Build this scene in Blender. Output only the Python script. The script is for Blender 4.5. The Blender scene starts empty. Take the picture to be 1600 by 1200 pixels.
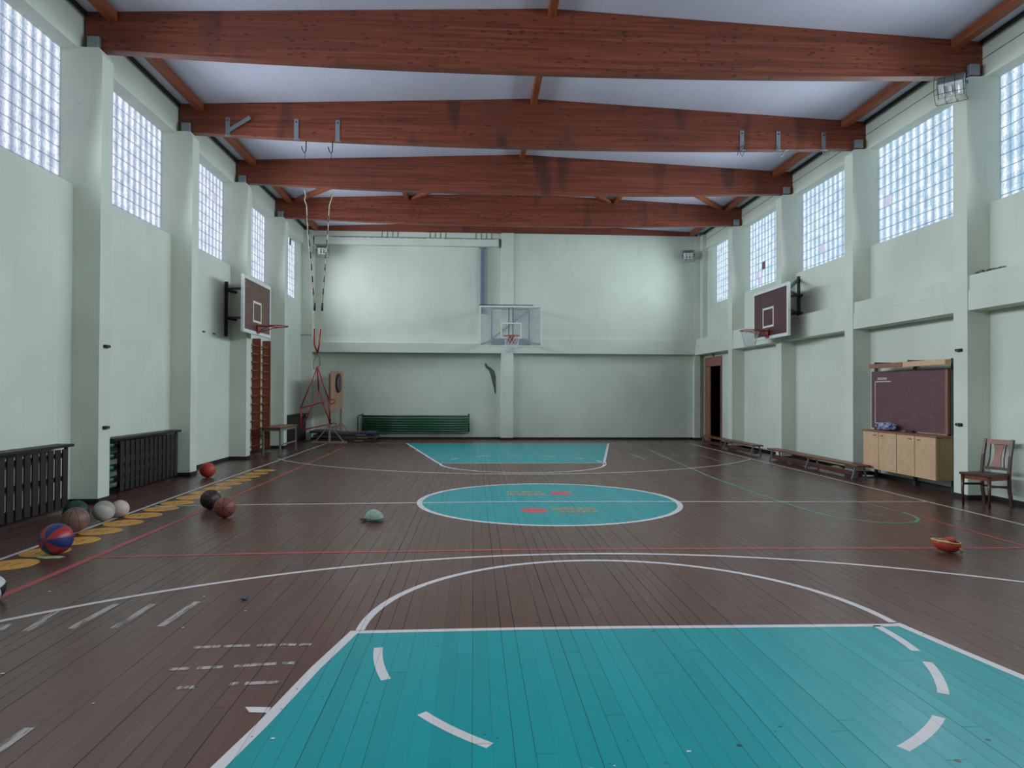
import bpy, bmesh, math, random
from mathutils import Vector, Matrix
PI = math.pi
random.seed(7)
C = bpy.context.scene.collection
SC = bpy.context.scene

# ------------------------------------------------------------------ camera
cam = bpy.data.cameras.new('camera'); cam_o = bpy.data.objects.new('camera', cam); C.objects.link(cam_o)
F_PX, YAW, PITCH, ROLL, CAM_H = 1079.73, 0.0555, 0.0110, 0.0042, 1.578
cam.sensor_width = 36.0; cam.lens = 36.0 * F_PX / 1600.0; cam.clip_start = 0.05; cam.clip_end = 200
fw = Vector((math.sin(YAW) * math.cos(PITCH), math.cos(YAW) * math.cos(PITCH), math.sin(PITCH)))
rt = Vector((math.cos(YAW), -math.sin(YAW), 0.0)); up = rt.cross(fw)
r2 = rt * math.cos(ROLL) + up * math.sin(ROLL); u2 = up * math.cos(ROLL) - rt * math.sin(ROLL)
cam_o.matrix_world = Matrix(((r2.x, u2.x, -fw.x, 0), (r2.y, u2.y, -fw.y, 0), (r2.z, u2.z, -fw.z, CAM_H), (0, 0, 0, 1)))
SC.camera = cam_o

# ------------------------------------------------------------------ hall dimensions (metres)
XL, XR = -5.17, 7.31            # court faces of the columns
WL, WR = -5.54, 7.66            # lower wall faces
HL, HR = -5.48, 7.62            # header faces above the windows
GL, GR = -5.74, 7.84            # glass block faces
Y0, YB = -2.95, 22.5            # rear wall, far wall
COLS = [9.85 + 3.1 * k for k in (-4, -3, -2, -1, 0, 1, 2)] + [19.2]
SILL, HEAD = 4.42, 6.31
XM = 1.09                       # ridge line
def ceil_z(x): return 7.145 - 0.042 * abs(x - XM)

# ------------------------------------------------------------------ light and exposure
world = bpy.data.worlds.new('overcast_sky'); SC.world = world; world.use_nodes = True
bg = world.node_tree.nodes['Background']; bg.inputs[0].default_value = (0.62, 0.76, 1.0, 1); bg.inputs[1].default_value = 0.8
SC.view_settings.view_transform = 'Standard'; SC.view_settings.look = 'None'
SC.view_settings.exposure = 0.0; SC.view_settings.gamma = 1.0; SC.view_settings.use_curve_mapping = False
BAYS = []
for k, y in enumerate(COLS):
    y0 = y + 0.3
    y1 = COLS[k + 1] if k + 1 < len(COLS) else 21.88
    BAYS.append((y0, y1))
BAYS_L = BAYS[:-1] + [(BAYS[-1][0], 22.38)]
def daylight(x, y, sy, sign, power, col):
    l = bpy.data.lights.new('window_daylight', 'AREA'); l.shape = 'RECTANGLE'
    l.size = sy; l.size_y = 1.45; l.spread = math.radians(126); l.energy = power; l.color = col
    o = bpy.data.objects.new('window_daylight', l); C.objects.link(o)
    o.location = (x, y, 5.30)
    # local -Z is the light direction
    z = Vector((-sign, 0, 0.14)).normalized(); xx = Vector((0, 1, 0)); yy = z.cross(xx)
    o.matrix_world = Matrix(((xx.x, yy.x, z.x, x), (xx.y, yy.y, z.y, y), (xx.z, yy.z, z.z, 5.30), (0, 0, 0, 1)))
for (a, b) in BAYS_L:
    w = b - a
    daylight(GL + 0.13, (a + b) / 2, w - 1.0, 1, 92 * w / 2.8, (0.81, 0.90, 1.0))
for (a, b) in BAYS:
    w = b - a
    daylight(GR - 0.13, (a + b) / 2, w - 1.0, -1, 84 * w / 2.8, (0.79, 0.91, 1.0))

# ------------------------------------------------------------------ helpers: naming
def tag(o, label=None, cat=None, group=None, kind=None):
    if label: o['label'] = label
    if cat: o['category'] = cat
    if group: o['group'] = group
    if kind: o['kind'] = kind
    return o
def thing(name, loc, label, cat, group=None, rz=0.0):
    o = bpy.data.objects.new(name, None); C.objects.link(o); o.empty_display_size = 0.1
    o.location = loc; o.rotation_euler = (0, 0, rz)
    return tag(o, label, cat, group)
KIDS = {}
def reg(parent, o): KIDS.setdefault(parent.name, []).append(o)
def copy_tree_reg(o, parent):
    c = o.copy(); C.objects.link(c); c.parent = parent; reg(parent, c)
    for ch in list(KIDS.get(o.name, [])): copy_tree_reg(ch, c)
    return c
def dup(o, loc, label, rz=None, group=None):
    c = o.copy(); C.objects.link(c); c.location = loc
    if rz is not None: c.rotation_euler = (0, 0, rz)
    c['label'] = label
    if group: c['group'] = group
    for ch in list(KIDS.get(o.name, [])): copy_tree_reg(ch, c)
    return c

# ------------------------------------------------------------------ helpers: meshes
class MB:
    def __init__(s): s.bm = bmesh.new(); s.mats = 0
    def face(s, vs, mi=0, smooth=False):
        try:
            f = s.bm.faces.new(vs); f.material_index = mi; f.smooth = smooth; return f
        except ValueError: return None
    def box(s, x0, x1, y0, y1, z0, z1, mi=0):
        v = [s.bm.verts.new(p) for p in ((x0, y0, z0), (x1, y0, z0), (x1, y1, z0), (x0, y1, z0), (x0, y0, z1), (x1, y0, z1), (x1, y1, z1), (x0, y1, z1))]
        for q in ((0, 3, 2, 1), (4, 5, 6, 7), (0, 1, 5, 4), (1, 2, 6, 5), (2, 3, 7, 6), (3, 0, 4, 7)): s.face([v[i] for i in q], mi)
        return s
    def bbox(s, x0, x1, y0, y1, z0, z1, bev=0.008, mi=0):
        """box with chamfered edges"""
        b = bmesh.new()
        v = [b.verts.new(p) for p in ((x0, y0, z0), (x1, y0, z0), (x1, y1, z0), (x0, y1, z0), (x0, y0, z1), (x1, y0, z1), (x1, y1, z1), (x0, y1, z1))]
        for q in ((0, 3, 2, 1), (4, 5, 6, 7), (0, 1, 5, 4), (1, 2, 6, 5), (2, 3, 7, 6), (3, 0, 4, 7)): b.faces.new([v[i] for i in q])
        bmesh.ops.bevel(b, geom=b.edges[:], offset=min(bev, (x1 - x0) * .45, (y1 - y0) * .45, (z1 - z0) * .45), segments=1, affect='EDGES')
        s.merge(b, mi); return s
    def merge(s, b, mi=0, smooth=False, M=None):
        m = {}
        for v in b.verts: m[v] = s.bm.verts.new(M @ v.co if M else v.co)
        for f in b.faces: s.face([m[v] for v in f.verts], mi, smooth)
        b.free()
    def beam(s, a, b, w, h, mi=0, upv=Vector((0, 0, 1))):
        """rectangular bar from a to b: w sideways, h along upv"""
        a = Vector(a); b = Vector(b); d = (b - a).normalized()
        if abs(d.dot(upv)) > .98: upv = Vector((0, 1, 0))
        sx = d.cross(upv).normalized(); uu = sx.cross(d).normalized()
        v = []
        for p in (a, b):
            for i, j in ((-1, -1), (1, -1), (1, 1), (-1, 1)): v.append(s.bm.verts.new(p + sx * (i * w / 2) + uu * (j * h / 2)))
        for q in ((3, 2, 1, 0), (4, 5, 6, 7), (0, 1, 5, 4), (1, 2, 6, 5), (2, 3, 7, 6), (3, 0, 4, 7)): s.face([v[i] for i in q], mi)
        return s
    def tube(s, pts, r, n=8, mi=0, closed=False, cap=True):
        P = [Vector(p) for p in pts]; N = len(P); rings = []
        prev = None
        for i in range(N):
            if closed: d = (P[(i + 1) % N] - P[i - 1]).normalized()
            else: d = (P[min(i + 1, N - 1)] - P[max(i - 1, 0)]).normalized()
            if prev is None:
                ref = Vector((0, 0, 1)) if abs(d.z) < .9 else Vector((1, 0, 0))
                a = d.cross(ref).normalized()
            else:
                a = (prev - d * prev.dot(d))
                a = a.normalized() if a.length > 1e-5 else d.orthogonal().normalized()
            prev = a; b = d.cross(a)
            rr = r[i] if isinstance(r, (list, tuple)) else r
            rings.append([s.bm.verts.new(P[i] + (a * math.cos(t) + b * math.sin(t)) * rr) for t in (2 * PI * k / n for k in range(n))])
        R = N if closed else N - 1
        for i in range(R):
            A, B = rings[i], rings[(i + 1) % N]
            for k in range(n): s.face([A[k], A[(k + 1) % n], B[(k + 1) % n], B[k]], mi, True)
        if cap and not closed:
            s.face(rings[0][::-1], mi); s.face(rings[-1], mi)
        return s
    def prism(s, poly, axis, a0, a1, mi=0):
        """extrude a 2-D polygon along axis ('x','y','z') from a0 to a1"""
        def P(q, a):
            return {'x': (a, q[0], q[1]), 'y': (q[0], a, q[1]), 'z': (q[0], q[1], a)}[axis]
        A = [s.bm.verts.new(P(q, a0)) for q in poly]; B = [s.bm.verts.new(P(q, a1)) for q in poly]
        n = len(poly); s.face(A[::-1], mi); s.face(B, mi)
        for i in range(n): s.face([A[i], A[(i + 1) % n], B[(i + 1) % n], B[i]], mi)
        return s
    def lathe(s, prof, c=(0, 0, 0), n=24, mi=0, M=None):
        rings = []
        for (r, z) in prof:
            ring = []
            for k in range(n):
                t = 2 * PI * k / n; v = Vector((r * math.cos(t), r * math.sin(t), z))
                if M: v = M @ v
                ring.append(s.bm.verts.new(v + Vector(c)))
            rings.append(ring)
        for A, B in zip(rings, rings[1:]):
            for k in range(n): s.face([A[k], A[(k + 1) % n], B[(k + 1) % n], B[k]], mi, True)
        s.face(rings[0][::-1], mi); s.face(rings[-1], mi)
        return s
    def sphere(s, c, r, seg=32, rings=20, mi=0, M=None):
        b = bmesh.new(); bmesh.ops.create_uvsphere(b, u_segments=seg, v_segments=rings, radius=r)
        MM = Matrix.Translation(c) @ (M if M else Matrix())
        s.merge(b, mi, True, MM); return s
    def flat(s, poly, z, mi=0):
        s.face([s.bm.verts.new((q[0], q[1], z)) for q in poly], mi); return s
    def build(s, name, mat, parent=None, world=True, recalc=True):
        if recalc: bmesh.ops.recalc_face_normals(s.bm, faces=s.bm.faces[:])
        me = bpy.data.meshes.new(name)
        if world and parent is not None:
            off = Vector(parent['_o']) if '_o' in parent else parent.matrix_basis.translation
            bmesh.ops.translate(s.bm, verts=s.bm.verts[:], vec=-off)
        s.bm.to_mesh(me); s.bm.free()
        for m in (mat if isinstance(mat, (list, tuple)) else [mat]): me.materials.append(m)
        o = bpy.data.objects.new(name, me); C.objects.link(o)
        if parent is not None: o.parent = parent; reg(parent, o)
        return o
def offset_of(parent):
    v = Vector((0, 0, 0)); q = parent
    while q is not None: v += q.matrix_basis.translation; q = q.parent
    return v
def struct(name, mb, mat, parent=None):
    o = mb.build(name, mat, parent, recalc=True)
    if parent is None: o['kind'] = 'structure'
    return o
def arc(cx, cy, r, a0, a1, n):
    return [(cx + r * math.cos(math.radians(a0 + (a1 - a0) * i / n)), cy + r * math.sin(math.radians(a0 + (a1 - a0) * i / n))) for i in range(n + 1)]

# ------------------------------------------------------------------ helpers: materials
def lin(h):
    h = h.lstrip('#'); o = []
    for i in (0, 2, 4):
        c = int(h[i:i + 2], 16) / 255.0
        o.append(c / 12.92 if c <= .04045 else ((c + .055) / 1.055) ** 2.4)
    return (o[0], o[1], o[2], 1.0)
class NT:
    def __init__(s, name):
        s.m = bpy.data.materials.new(name); s.m.use_nodes = True; s.t = s.m.node_tree
        s.b = s.t.nodes['Principled BSDF']; s.out = s.t.nodes['Material Output']
    def n(s, t, **k):
        q = s.t.nodes.new(t)
        for a, v in k.items(): setattr(q, a, v)
        return q
    def l(s, a, b): s.t.links.new(a, b)
    def inp(s, sock, v):
        if isinstance(v, (int, float)): sock.default_value = v
        elif isinstance(v, (tuple, list)): sock.default_value = v
        else: s.l(v, sock)
    def math(s, op, a, b=0.0, c=0.0, clamp=False):
        q = s.n('ShaderNodeMath', operation=op); q.use_clamp = clamp
        s.inp(q.inputs[0], a); s.inp(q.inputs[1], b); s.inp(q.inputs[2], c); return q.outputs[0]
    def pos(s):
        return s.n('ShaderNodeNewGeometry').outputs['Position']
    def obj(s): return s.n('ShaderNodeTexCoord').outputs['Object']
    def scale(s, v, sc, loc=(0, 0, 0)):
        q = s.n('ShaderNodeMapping'); s.l(v, q.inputs[0]); q.inputs['Scale'].default_value = sc; q.inputs['Location'].default_value = loc; return q.outputs[0]
    def noise(s, v, sc, det=3, rough=.5, dist=0):
        q = s.n('ShaderNodeTexNoise'); s.l(v, q.inputs['Vector']); q.inputs['Scale'].default_value = sc
        q.inputs['Detail'].default_value = det; q.inputs['Roughness'].default_value = rough; q.inputs['Distortion'].default_value = dist; return q.outputs[0]
    def ramp(s, f, stops):
        q = s.n('ShaderNodeValToRGB'); s.l(f, q.inputs[0]); e = q.color_ramp.elements
        while len(e) < len(stops): e.new(.5)
        for x, (p, c) in zip(e, stops): x.position = p; x.color = c if len(c) == 4 else (*c, 1)
        return q.outputs[0]
    def mix(s, f, a, b, mode='MIX'):
        q = s.n('ShaderNodeMix', data_type='RGBA', blend_type=mode); s.inp(q.inputs[0], f); s.inp(q.inputs[6], a); s.inp(q.inputs[7], b); return q.outputs[2]
    def sep(s, v):
        q = s.n('ShaderNodeSeparateXYZ'); s.l(v, q.inputs[0]); return q.outputs
    def bump(s, h, st, dist=.01):
        q = s.n('ShaderNodeBump'); s.l(h, q.inputs['Height']); q.inputs['Strength'].default_value = st; q.inputs['Distance'].default_value = dist
        s.l(q.outputs[0], s.b.inputs['Normal'])
    def col(s, v): s.inp(s.b.inputs['Base Color'], v)
    def rough(s, v): s.inp(s.b.inputs['Roughness'], v)
def g(v): return (v, v, v, 1)

def plain(name, hexc, rough=.6, metal=0.0, var=.12, sc=14, spec=.5):
    m = NT(name); v = m.obj(); c = lin(hexc)
    nz = m.noise(v, sc, 4, .6)
    d = tuple(x * (1 - var) for x in c[:3]) + (1,); u = tuple(min(1, x * (1 + var)) for x in c[:3]) + (1,)
    m.col(m.ramp(nz, [(.3, d), (.7, u)])); m.rough(rough); m.b.inputs['Metallic'].default_value = metal
    m.b.inputs['Specular IOR Level'].default_value = spec
    return m.m

def wall_mat(name, hexc, var=.07):
    m = NT(name); v = m.pos(); c = lin(hexc)
    big = m.noise(v, .55, 4, .55); fine = m.noise(v, 9, 5, .6)
    d = tuple(x * (1 - var) for x in c[:3]) + (1,); u = tuple(min(1, x * (1 + var)) for x in c[:3]) + (1,)
    base = m.ramp(big, [(.35, d), (.65, u)])
    # small scuffs and chips, sparse
    vo = m.n('ShaderNodeTexVoronoi'); m.l(m.scale(v, (1, 1, 1.4)), vo.inputs['Vector']); vo.inputs['Scale'].default_value = 4.2
    rnd = m.sep(vo.outputs['Color'])[0]
    chip = m.math('MULTIPLY', m.math('LESS_THAN', vo.outputs['Distance'], .055), m.math('GREATER_THAN', rnd, .93))
    col = m.mix(m.math('MULTIPLY', chip, .45), base, lin('#6f7a68'))
    streak = m.noise(m.scale(v, (2.2, 2.2, .25)), 2.2, 4, .6)
    col = m.mix(m.math('MULTIPLY', m.math('SUBTRACT', streak, .55, clamp=True), .5), col, lin('#8c9a82'))
    m.col(col); m.rough(.62); m.b.inputs['Specular IOR Level'].default_value = .5
    m.bump(m.math('ADD', m.math('MULTIPLY', fine, .4), m.noise(v, 2.3, 3, .5)), .18, .01)
    return m.m

def plank_mat(name, hexc, rough=.33, wear=.25, gap=1.0, dots=1.0, wearcol='#6e6460', var=.18, patchy=True):
    """floor boards run along y; the same boards show through every painted marking"""
    m = NT(name); v = m.pos(); x, y, z = m.sep(v)[0:3]; c = lin(hexc)
    xi = m.math('DIVIDE', x, .0925); pid = m.math('FLOOR', xi); fx = m.math('FRACT', xi)
    wn = m.n('ShaderNodeTexWhiteNoise', noise_dimensions='1D'); m.l(pid, wn.inputs['W']); rnd = wn.outputs['Value']
    wn2 = m.n('ShaderNodeTexWhiteNoise', noise_dimensions='1D'); m.l(m.math('ADD', pid, 71.3), wn2.inputs['W']); rnd2 = wn2.outputs['Value']
    # gap width differs from board to board and along its length
    cv = m.n('ShaderNodeCombineXYZ'); m.l(m.math('MULTIPLY', pid, 3.7), cv.inputs[0]); m.l(m.math('MULTIPLY', y, .9), cv.inputs[1])
    along = m.noise(cv.outputs[0], 1.0, 2, .5)
    w = m.math('MULTIPLY', m.math('SUBTRACT', m.math('ADD', m.math('MULTIPLY', rnd, .6), along), .56, clamp=True), .085 * gap)
    w = m.math('ADD', w, .009 * gap)
    gm = m.math('LESS_THAN', fx, w)
    yj = m.math('FRACT', m.math('DIVIDE', m.math('ADD', y, m.math('MULTIPLY', rnd2, 5.3)), 3.35))
    jm = m.math('LESS_THAN', yj, .0011)
    gm = m.math('MAXIMUM', gm, m.math('MULTIPLY', jm, .8))
    seg = m.math('FLOOR', m.math('DIVIDE', m.math('ADD', y, m.math('MULTIPLY', rnd2, 5.3)), 3.35))
    cv2 = m.n('ShaderNodeCombineXYZ'); m.l(pid, cv2.inputs[0]); m.l(seg, cv2.inputs[1])
    wn3 = m.n('ShaderNodeTexWhiteNoise', noise_dimensions='2D'); m.l(cv2.outputs[0], wn3.inputs['Vector']); br = wn3.outputs['Value']
    d = tuple(q * (1 - var) for q in c[:3]) + (1,); u = tuple(min(1, q * (1 + var)) for q in c[:3]) + (1,)
    base = m.ramp(m.math('ADD', m.math('MULTIPLY', br, .45), m.math('MULTIPLY', m.noise(v, 1.1, 4, .6), .6)), [(.25, d), (.8, u)])
    scr = m.noise(m.scale(v, (14, 1.2, 1)), 3.0, 6, .7)
    worn = m.math('MULTIPLY', m.math('MULTIPLY', m.math('SUBTRACT', scr, .53 if patchy else .49, clamp=True), 6.0 if patchy else 14.0, clamp=True), m.math('MULTIPLY', m.math('SUBTRACT', m.noise(v, .45, 3, .5), .45 if patchy else -2, clamp=True), 5.0, clamp=True))
    col = m.mix(m.math('MULTIPLY', worn, wear), base, lin(wearcol))
    vo = m.n('ShaderNodeTexVoronoi'); m.l(v, vo.inputs['Vector']); vo.inputs['Scale'].default_value = 5.5
    vr = m.sep(vo.outputs['Color'])
    dot = m.math('MULTIPLY', m.math('LESS_THAN', vo.outputs['Distance'], m.math('MULTIPLY', m.math('MULTIPLY', vr[1], vr[1]), .13)), m.math('GREATER_THAN', vr[0], 1 - .6 * dots))
    vo2 = m.n('ShaderNodeTexVoronoi'); m.l(v, vo2.inputs['Vector']); vo2.inputs['Scale'].default_value = 17
    vr2 = m.sep(vo2.outputs['Color'])
    dot2 = m.math('MULTIPLY', m.math('LESS_THAN', vo2.outputs['Distance'], .10), m.math('GREATER_THAN', vr2[0], 1 - .13 * dots))
    col = m.mix(m.math('MULTIPLY', m.math('MAXIMUM', dot, dot2), .8), col, lin('#1d1a1a'))
    col = m.mix(m.math('MULTIPLY', gm, .85), col, lin('#120f10'))
    m.col(col)
    rg = m.math('ADD', rough - .07, m.math('MULTIPLY', m.noise(m.scale(v, (3, .8, 1)), 1.6, 5, .6), .16))
    rg = m.math('ADD', rg, m.math('MULTIPLY', gm, .4)); m.rough(rg)
    m.b.inputs['Specular IOR Level'].default_value = .42
    cup = m.math('POWER', m.math('ABSOLUTE', m.math('SUBTRACT', fx, .5)), 2.0)
    h = m.math('ADD', m.math('MULTIPLY', cup, 1.3), m.math('MULTIPLY', br, .35))
    h = m.math('ADD', h, m.math('MULTIPLY', m.noise(m.scale(v, (5, 1, 1)), 2.0, 3, .5), .6))
    h = m.math('SUBTRACT', h, m.math('MULTIPLY', gm, 1.2))
    m.bump(h, .32, .004)
    return m.m

def glulam_mat(name):
    m = NT(name); v = m.pos(); x, y, z = m.sep(v)[0:3]
    lam = m.math('DIVIDE', z, .034); lid = m.math('FLOOR', lam)
    st = m.math('FLOOR', m.math('DIVIDE', m.math('ADD', x, m.math('MULTIPLY', lid, 1.37)), 1.9))
    cv = m.n('ShaderNodeCombineXYZ'); m.l(lid, cv.inputs[0]); m.l(st, cv.inputs[1]); m.l(m.math('FLOOR', m.math('MULTIPLY', y, 1.0)), cv.inputs[2])
    wn = m.n('ShaderNodeTexWhiteNoise', noise_dimensions='3D'); m.l(cv.outputs[0], wn.inputs['Vector'])
    grain = m.noise(m.scale(v, (.7, 1, 26)), 1.6, 6, .65)
    f = m.math('ADD', m.math('MULTIPLY', wn.outputs['Value'], .22), m.math('MULTIPLY', grain, .78))
    col = m.ramp(f, [(.25, lin('#4a2212')), (.5, lin('#793722')), (.8, lin('#9a5232'))])
    big = m.noise(v, .35, 3, .5)
    col = m.mix(m.math('MULTIPLY', m.math('SUBTRACT', big, .42, clamp=True), 1.6, clamp=True), col, lin('#5e2a1c'))
    # knots: dark flattened spots
    vo = m.n('ShaderNodeTexVoronoi'); m.l(m.scale(v, (3.6, 2, 12)), vo.inputs['Vector']); vo.inputs['Scale'].default_value = 1.5
    vr = m.sep(vo.outputs['Color'])
    kn = m.math('MULTIPLY', m.math('LESS_THAN', vo.outputs['Distance'], m.math('MULTIPLY', vr[1], .26)), m.math('GREATER_THAN', vr[0], .35))
    col = m.mix(m.math('MULTIPLY', kn, .75), col, lin('#2a1512'))
    # old water stains running down the beams
    cs = m.n('ShaderNodeCombineXYZ'); m.l(m.math('MULTIPLY', x, 1.1), cs.inputs[0]); m.l(m.math('MULTIPLY', y, .9), cs.inputs[1]); m.l(m.math('MULTIPLY', z, .25), cs.inputs[2])
    sn = m.noise(cs.outputs[0], 2.1, 2, .4)
    sm = m.math('MULTIPLY', m.math('SUBTRACT', sn, .61, clamp=True), 9.0, clamp=True)
    col = m.mix(m.math('MULTIPLY', sm, .6), col, lin('#2b1a18'))
    m.col(col); m.rough(.55); m.b.inputs['Specular IOR Level'].default_value = .55
    m.bump(grain, .12, .004)
    return m.m

def wood_mat(name, c1, c2, axis='y', rough=.5, sc=1.5, stretch=18):
    m = NT(name); v = m.obj()
    s = {'x': (1, stretch, stretch), 'y': (stretch, 1, stretch), 'z': (stretch, stretch, 1)}[axis]
    gr = m.noise(m.scale(v, s), sc, 6, .6, .3)
    m.col(m.ramp(gr, [(.3, lin(c1)), (.7, lin(c2))])); m.rough(rough); m.bump(gr, .08, .003)
    return m.m

def glass_block_mat(name, tint, lo, hi):
    """daylit ripple-glass blocks: the light of the sky spread by each block's waves"""
    m = NT(name); v = m.pos(); x, y, z = m.sep(v)[0:3]
    uv = m.n('ShaderNodeUVMap'); u = m.sep(uv.outputs[0])
    # u[0], u[1] in 0..1 over each block
    rip = m.noise(m.scale(v, (1, 22, 16)), 1.5, 3, .6, 1.2)
    rip2 = m.noise(m.scale(v, (1, 60, 22)), 1.0, 2, .5, .8)
    bx = m.math('FLOOR', m.math('MULTIPLY', y, 5)); bz = m.math('FLOOR', m.math('MULTIPLY', z, 5))
    cv = m.n('ShaderNodeCombineXYZ'); m.l(bx, cv.inputs[0]); m.l(bz, cv.inputs[1])
    wn = m.n('ShaderNodeTexWhiteNoise', noise_dimensions='2D'); m.l(cv.outputs[0], wn.inputs['Vector'])
    cen = m.math('SUBTRACT', 1.0, m.math('MULTIPLY', m.math('ABSOLUTE', m.math('SUBTRACT', u[0], .58)), 2.0), clamp=True)
    edge = m.math('MINIMUM', m.math('MINIMUM', u[0], m.math('SUBTRACT', 1.0, u[0])), m.math('MINIMUM', u[1], m.math('SUBTRACT', 1.0, u[1])))
    em = m.math('MULTIPLY', edge, 9.0, clamp=True)
    f = m.math('ADD', m.math('MULTIPLY', cen, .55), m.math('MULTIPLY', rip, .6))
    f = m.math('ADD', f, m.math('MULTIPLY', m.math('SUBTRACT', rip2, .5), .9))
    f = m.math('ADD', f, m.math('MULTIPLY', m.math('SUBTRACT', wn.outputs['Value'], .5), .16))
    f = m.math('MULTIPLY', f, m.math('ADD', .8, m.math('MULTIPLY', em, .2)), clamp=True)
    col = m.ramp(f, [(.15, lin(lo)), (.55, lin(tint)), (.85, lin(hi))])
    m.inp(m.b.inputs['Emission Color'], col); m.b.inputs['Emission Strength'].default_value = 1.0
    m.col(lin('#39434c')); m.rough(.2); m.bump(rip, .3, .01)
    return m.m

M = {}
M['wall'] = wall_mat('mint_wall_paint', '#ccd3c5')
M['ceiling'] = None
cm = NT('white_ceiling_boards'); _v = cm.pos(); _x = cm.sep(_v)[0]
_s = cm.math('LESS_THAN', cm.math('FRACT', cm.math('DIVIDE', _x, .36)), .02)
_b = cm.ramp(cm.noise(_v, .7, 3, .5), [(.3, lin('#c4c6d6')), (.7, lin('#d0d2e2'))])
cm.col(cm.mix(cm.math('MULTIPLY', _s, .3), _b, lin('#8f9099'))); cm.rough(.5); M['ceiling'] = cm.m
M['floor'] = plank_mat('brown_painted_boards', '#593b33', .28, .35, gap=1.4, var=.12, wearcol='#7a645c')
M['teal'] = plank_mat('teal_floor_paint', '#048b8f', .31, .15, .7, wearcol='#4fb0aa', var=.08)
M['white_line'] = plank_mat('white_line_paint', '#c9c2c2', .42, .2, .5, .5, wearcol='#8d8480', var=.05)
M['red_line'] = plank_mat('red_line_paint', '#a84a4b', .42, .4, .8, .5, wearcol='#7a4a48', var=.1)
M['faded_red'] = plank_mat('faded_red_line_paint', '#7a4f4c', .42, .8, .8, .5, wearcol='#5a4640', var=.1, patchy=False)
M['pale_line'] = plank_mat('pale_worn_line_paint', '#8b7a78', .42, .7, .8, .5, wearcol='#5f504b', var=.12, patchy=False)
M['worn_line'] = plank_mat('scraped_white_line_paint', '#a59c98', .45, .85, 1.2, 1.0, wearcol='#5a4a44', var=.1, patchy=False)
M['green_line'] = plank_mat('green_line_paint', '#4d9c82', .42, .5, .8, .5, wearcol='#4b7466', var=.1)
M['yellow'] = plank_mat('yellow_disc_paint', '#d89a40', .42, .3, .8, .6, wearcol='#9a7a50', var=.1)
M['tan_paint'] = plank_mat('tan_emblem_paint', '#a28c6c', .42, .3, .5, 1, wearcol='#6f9a92', var=.1)
M['red_paint'] = plank_mat('red_emblem_paint', '#c25a60', .42, .3, .5, 1, wearcol='#a86a68', var=.1)
M['ink'] = plain('black_marker', '#2a2522', .6)
M['glulam'] = glulam_mat('glued_laminated_timber')
M['purlin'] = wood_mat('orange_brown_timber', '#74361f', '#a05833', 'y', .55)
M['glass_l'] = glass_block_mat('glass_blocks_west', '#bcc8df', '#8996ad', '#fbfdff')
M['glass_r'] = glass_block_mat('glass_blocks_east', '#b4d0e6', '#7fa2bb', '#fcffff')
M['mortar'] = plain('grey_mortar', '#5b686c', .9)
M['grime'] = plain('grey_green_grime', '#5d6659', .95, var=.4)
M['base'] = plain('black_skirting_and_shadow_paint', '#1f1c1d', .5)
M['galv'] = plain('galvanised_steel', '#8f959d', .42, .55, .1)
M['black_metal'] = plain('black_steel', '#1c1e1e', .45, .3)
M['dark_green_metal'] = plain('dark_green_steel', '#33423c', .5, .2)
M['slat'] = wood_mat('dark_brown_stained_slats', '#140d0f', '#24161b', 'z', .5)
M['ladder'] = wood_mat('red_brown_varnished_wood', '#6a2c1a', '#8f4428', 'z', .4)
M['bench'] = wood_mat('worn_red_brown_bench_wood', '#5e3024', '#8a5238', 'y', .38)
M['bench_low'] = wood_mat('dark_red_bench_beam', '#3c1d1b', '#5c302a', 'y', .45)
M['backboard_wood'] = wood_mat('brown_backboard_planks', '#4a3128', '#725043', 'y', .55, 2, 9)
M['backboard_maroon'] = plain('maroon_backboard_paint', '#4a2226', .5, var=.2, sc=4)
M['white_paint'] = plain('white_enamel', '#d6d8d5', .45)
M['red_metal'] = plain('red_enamel_steel', '#8a1f24', .4, .1)
M['orange_metal'] = plain('orange_enamel_steel', '#a03c2c', .4, .1)
M['net'] = plain('white_net_cord', '#b9c2c2', .9)
M['rope'] = plain('pale_rope', '#a79c88', .9)
M['cable'] = plain('dark_cable', '#23262a', .6)
M['green_metal'] = plain('dark_green_radiator_enamel', '#1d5a3b', .38, var=.1)
M['duct'] = plain('blue_grey_steel_post', '#7f8a9c', .5, .2)
M['cabinet'] = wood_mat('light_beech_veneer', '#c4a07c', '#d6b390', 'x', .45, 2, 3)
M['cabinet_side'] = wood_mat('ochre_plywood_side', '#8a7350', '#9c855e', 'z', .55, 2, 5)
M['cabinet_dark'] = plain('dark_brown_edge', '#3a2a20', .6)
M['chalkboard'] = None
cb = NT('maroon_chalkboard'); _v = cb.obj()
cb.col(cb.mix(cb.math('MULTIPLY', cb.math('SUBTRACT', cb.noise(cb.scale(_v, (1, 1.2, 2)), 2.2, 5, .65), .5, clamp=True), 1.2), lin('#5f4144'), lin('#836568'))); cb.rough(.55); M['chalkboard'] = cb.m
M['chalk'] = plain('white_chalk', '#cfcaca', .9)
M['faint_chalk'] = plain('faint_chalk', '#7c6064', .9)
M['chair'] = wood_mat('dark_brown_chair_wood', '#33201a', '#55352a', 'z', .35)
M['chair_slat'] = wood_mat('red_brown_chair_back', '#6e2e15', '#8a4423', 'z', .35)
M['mat_blue'] = plain('blue_mat_cover', '#2a3556', .6, var=.2)
M['mat_brown'] = plain('brown_mat_top', '#54423f', .7, var=.2)
M['mat_dark'] = plain('dark_mat_side', '#3a3330', .8, var=.25)
M['plywood'] = wood_mat('pinkish_plywood', '#a07a64', '#b58d74', 'z', .6, 2, 5)
M['pale_wood'] = wood_mat('pale_stand_wood', '#8a7a66', '#a3917a', 'z', .6)
M['grey_table'] = plain('grey_green_painted_wood', '#6d7064', .5)
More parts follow.
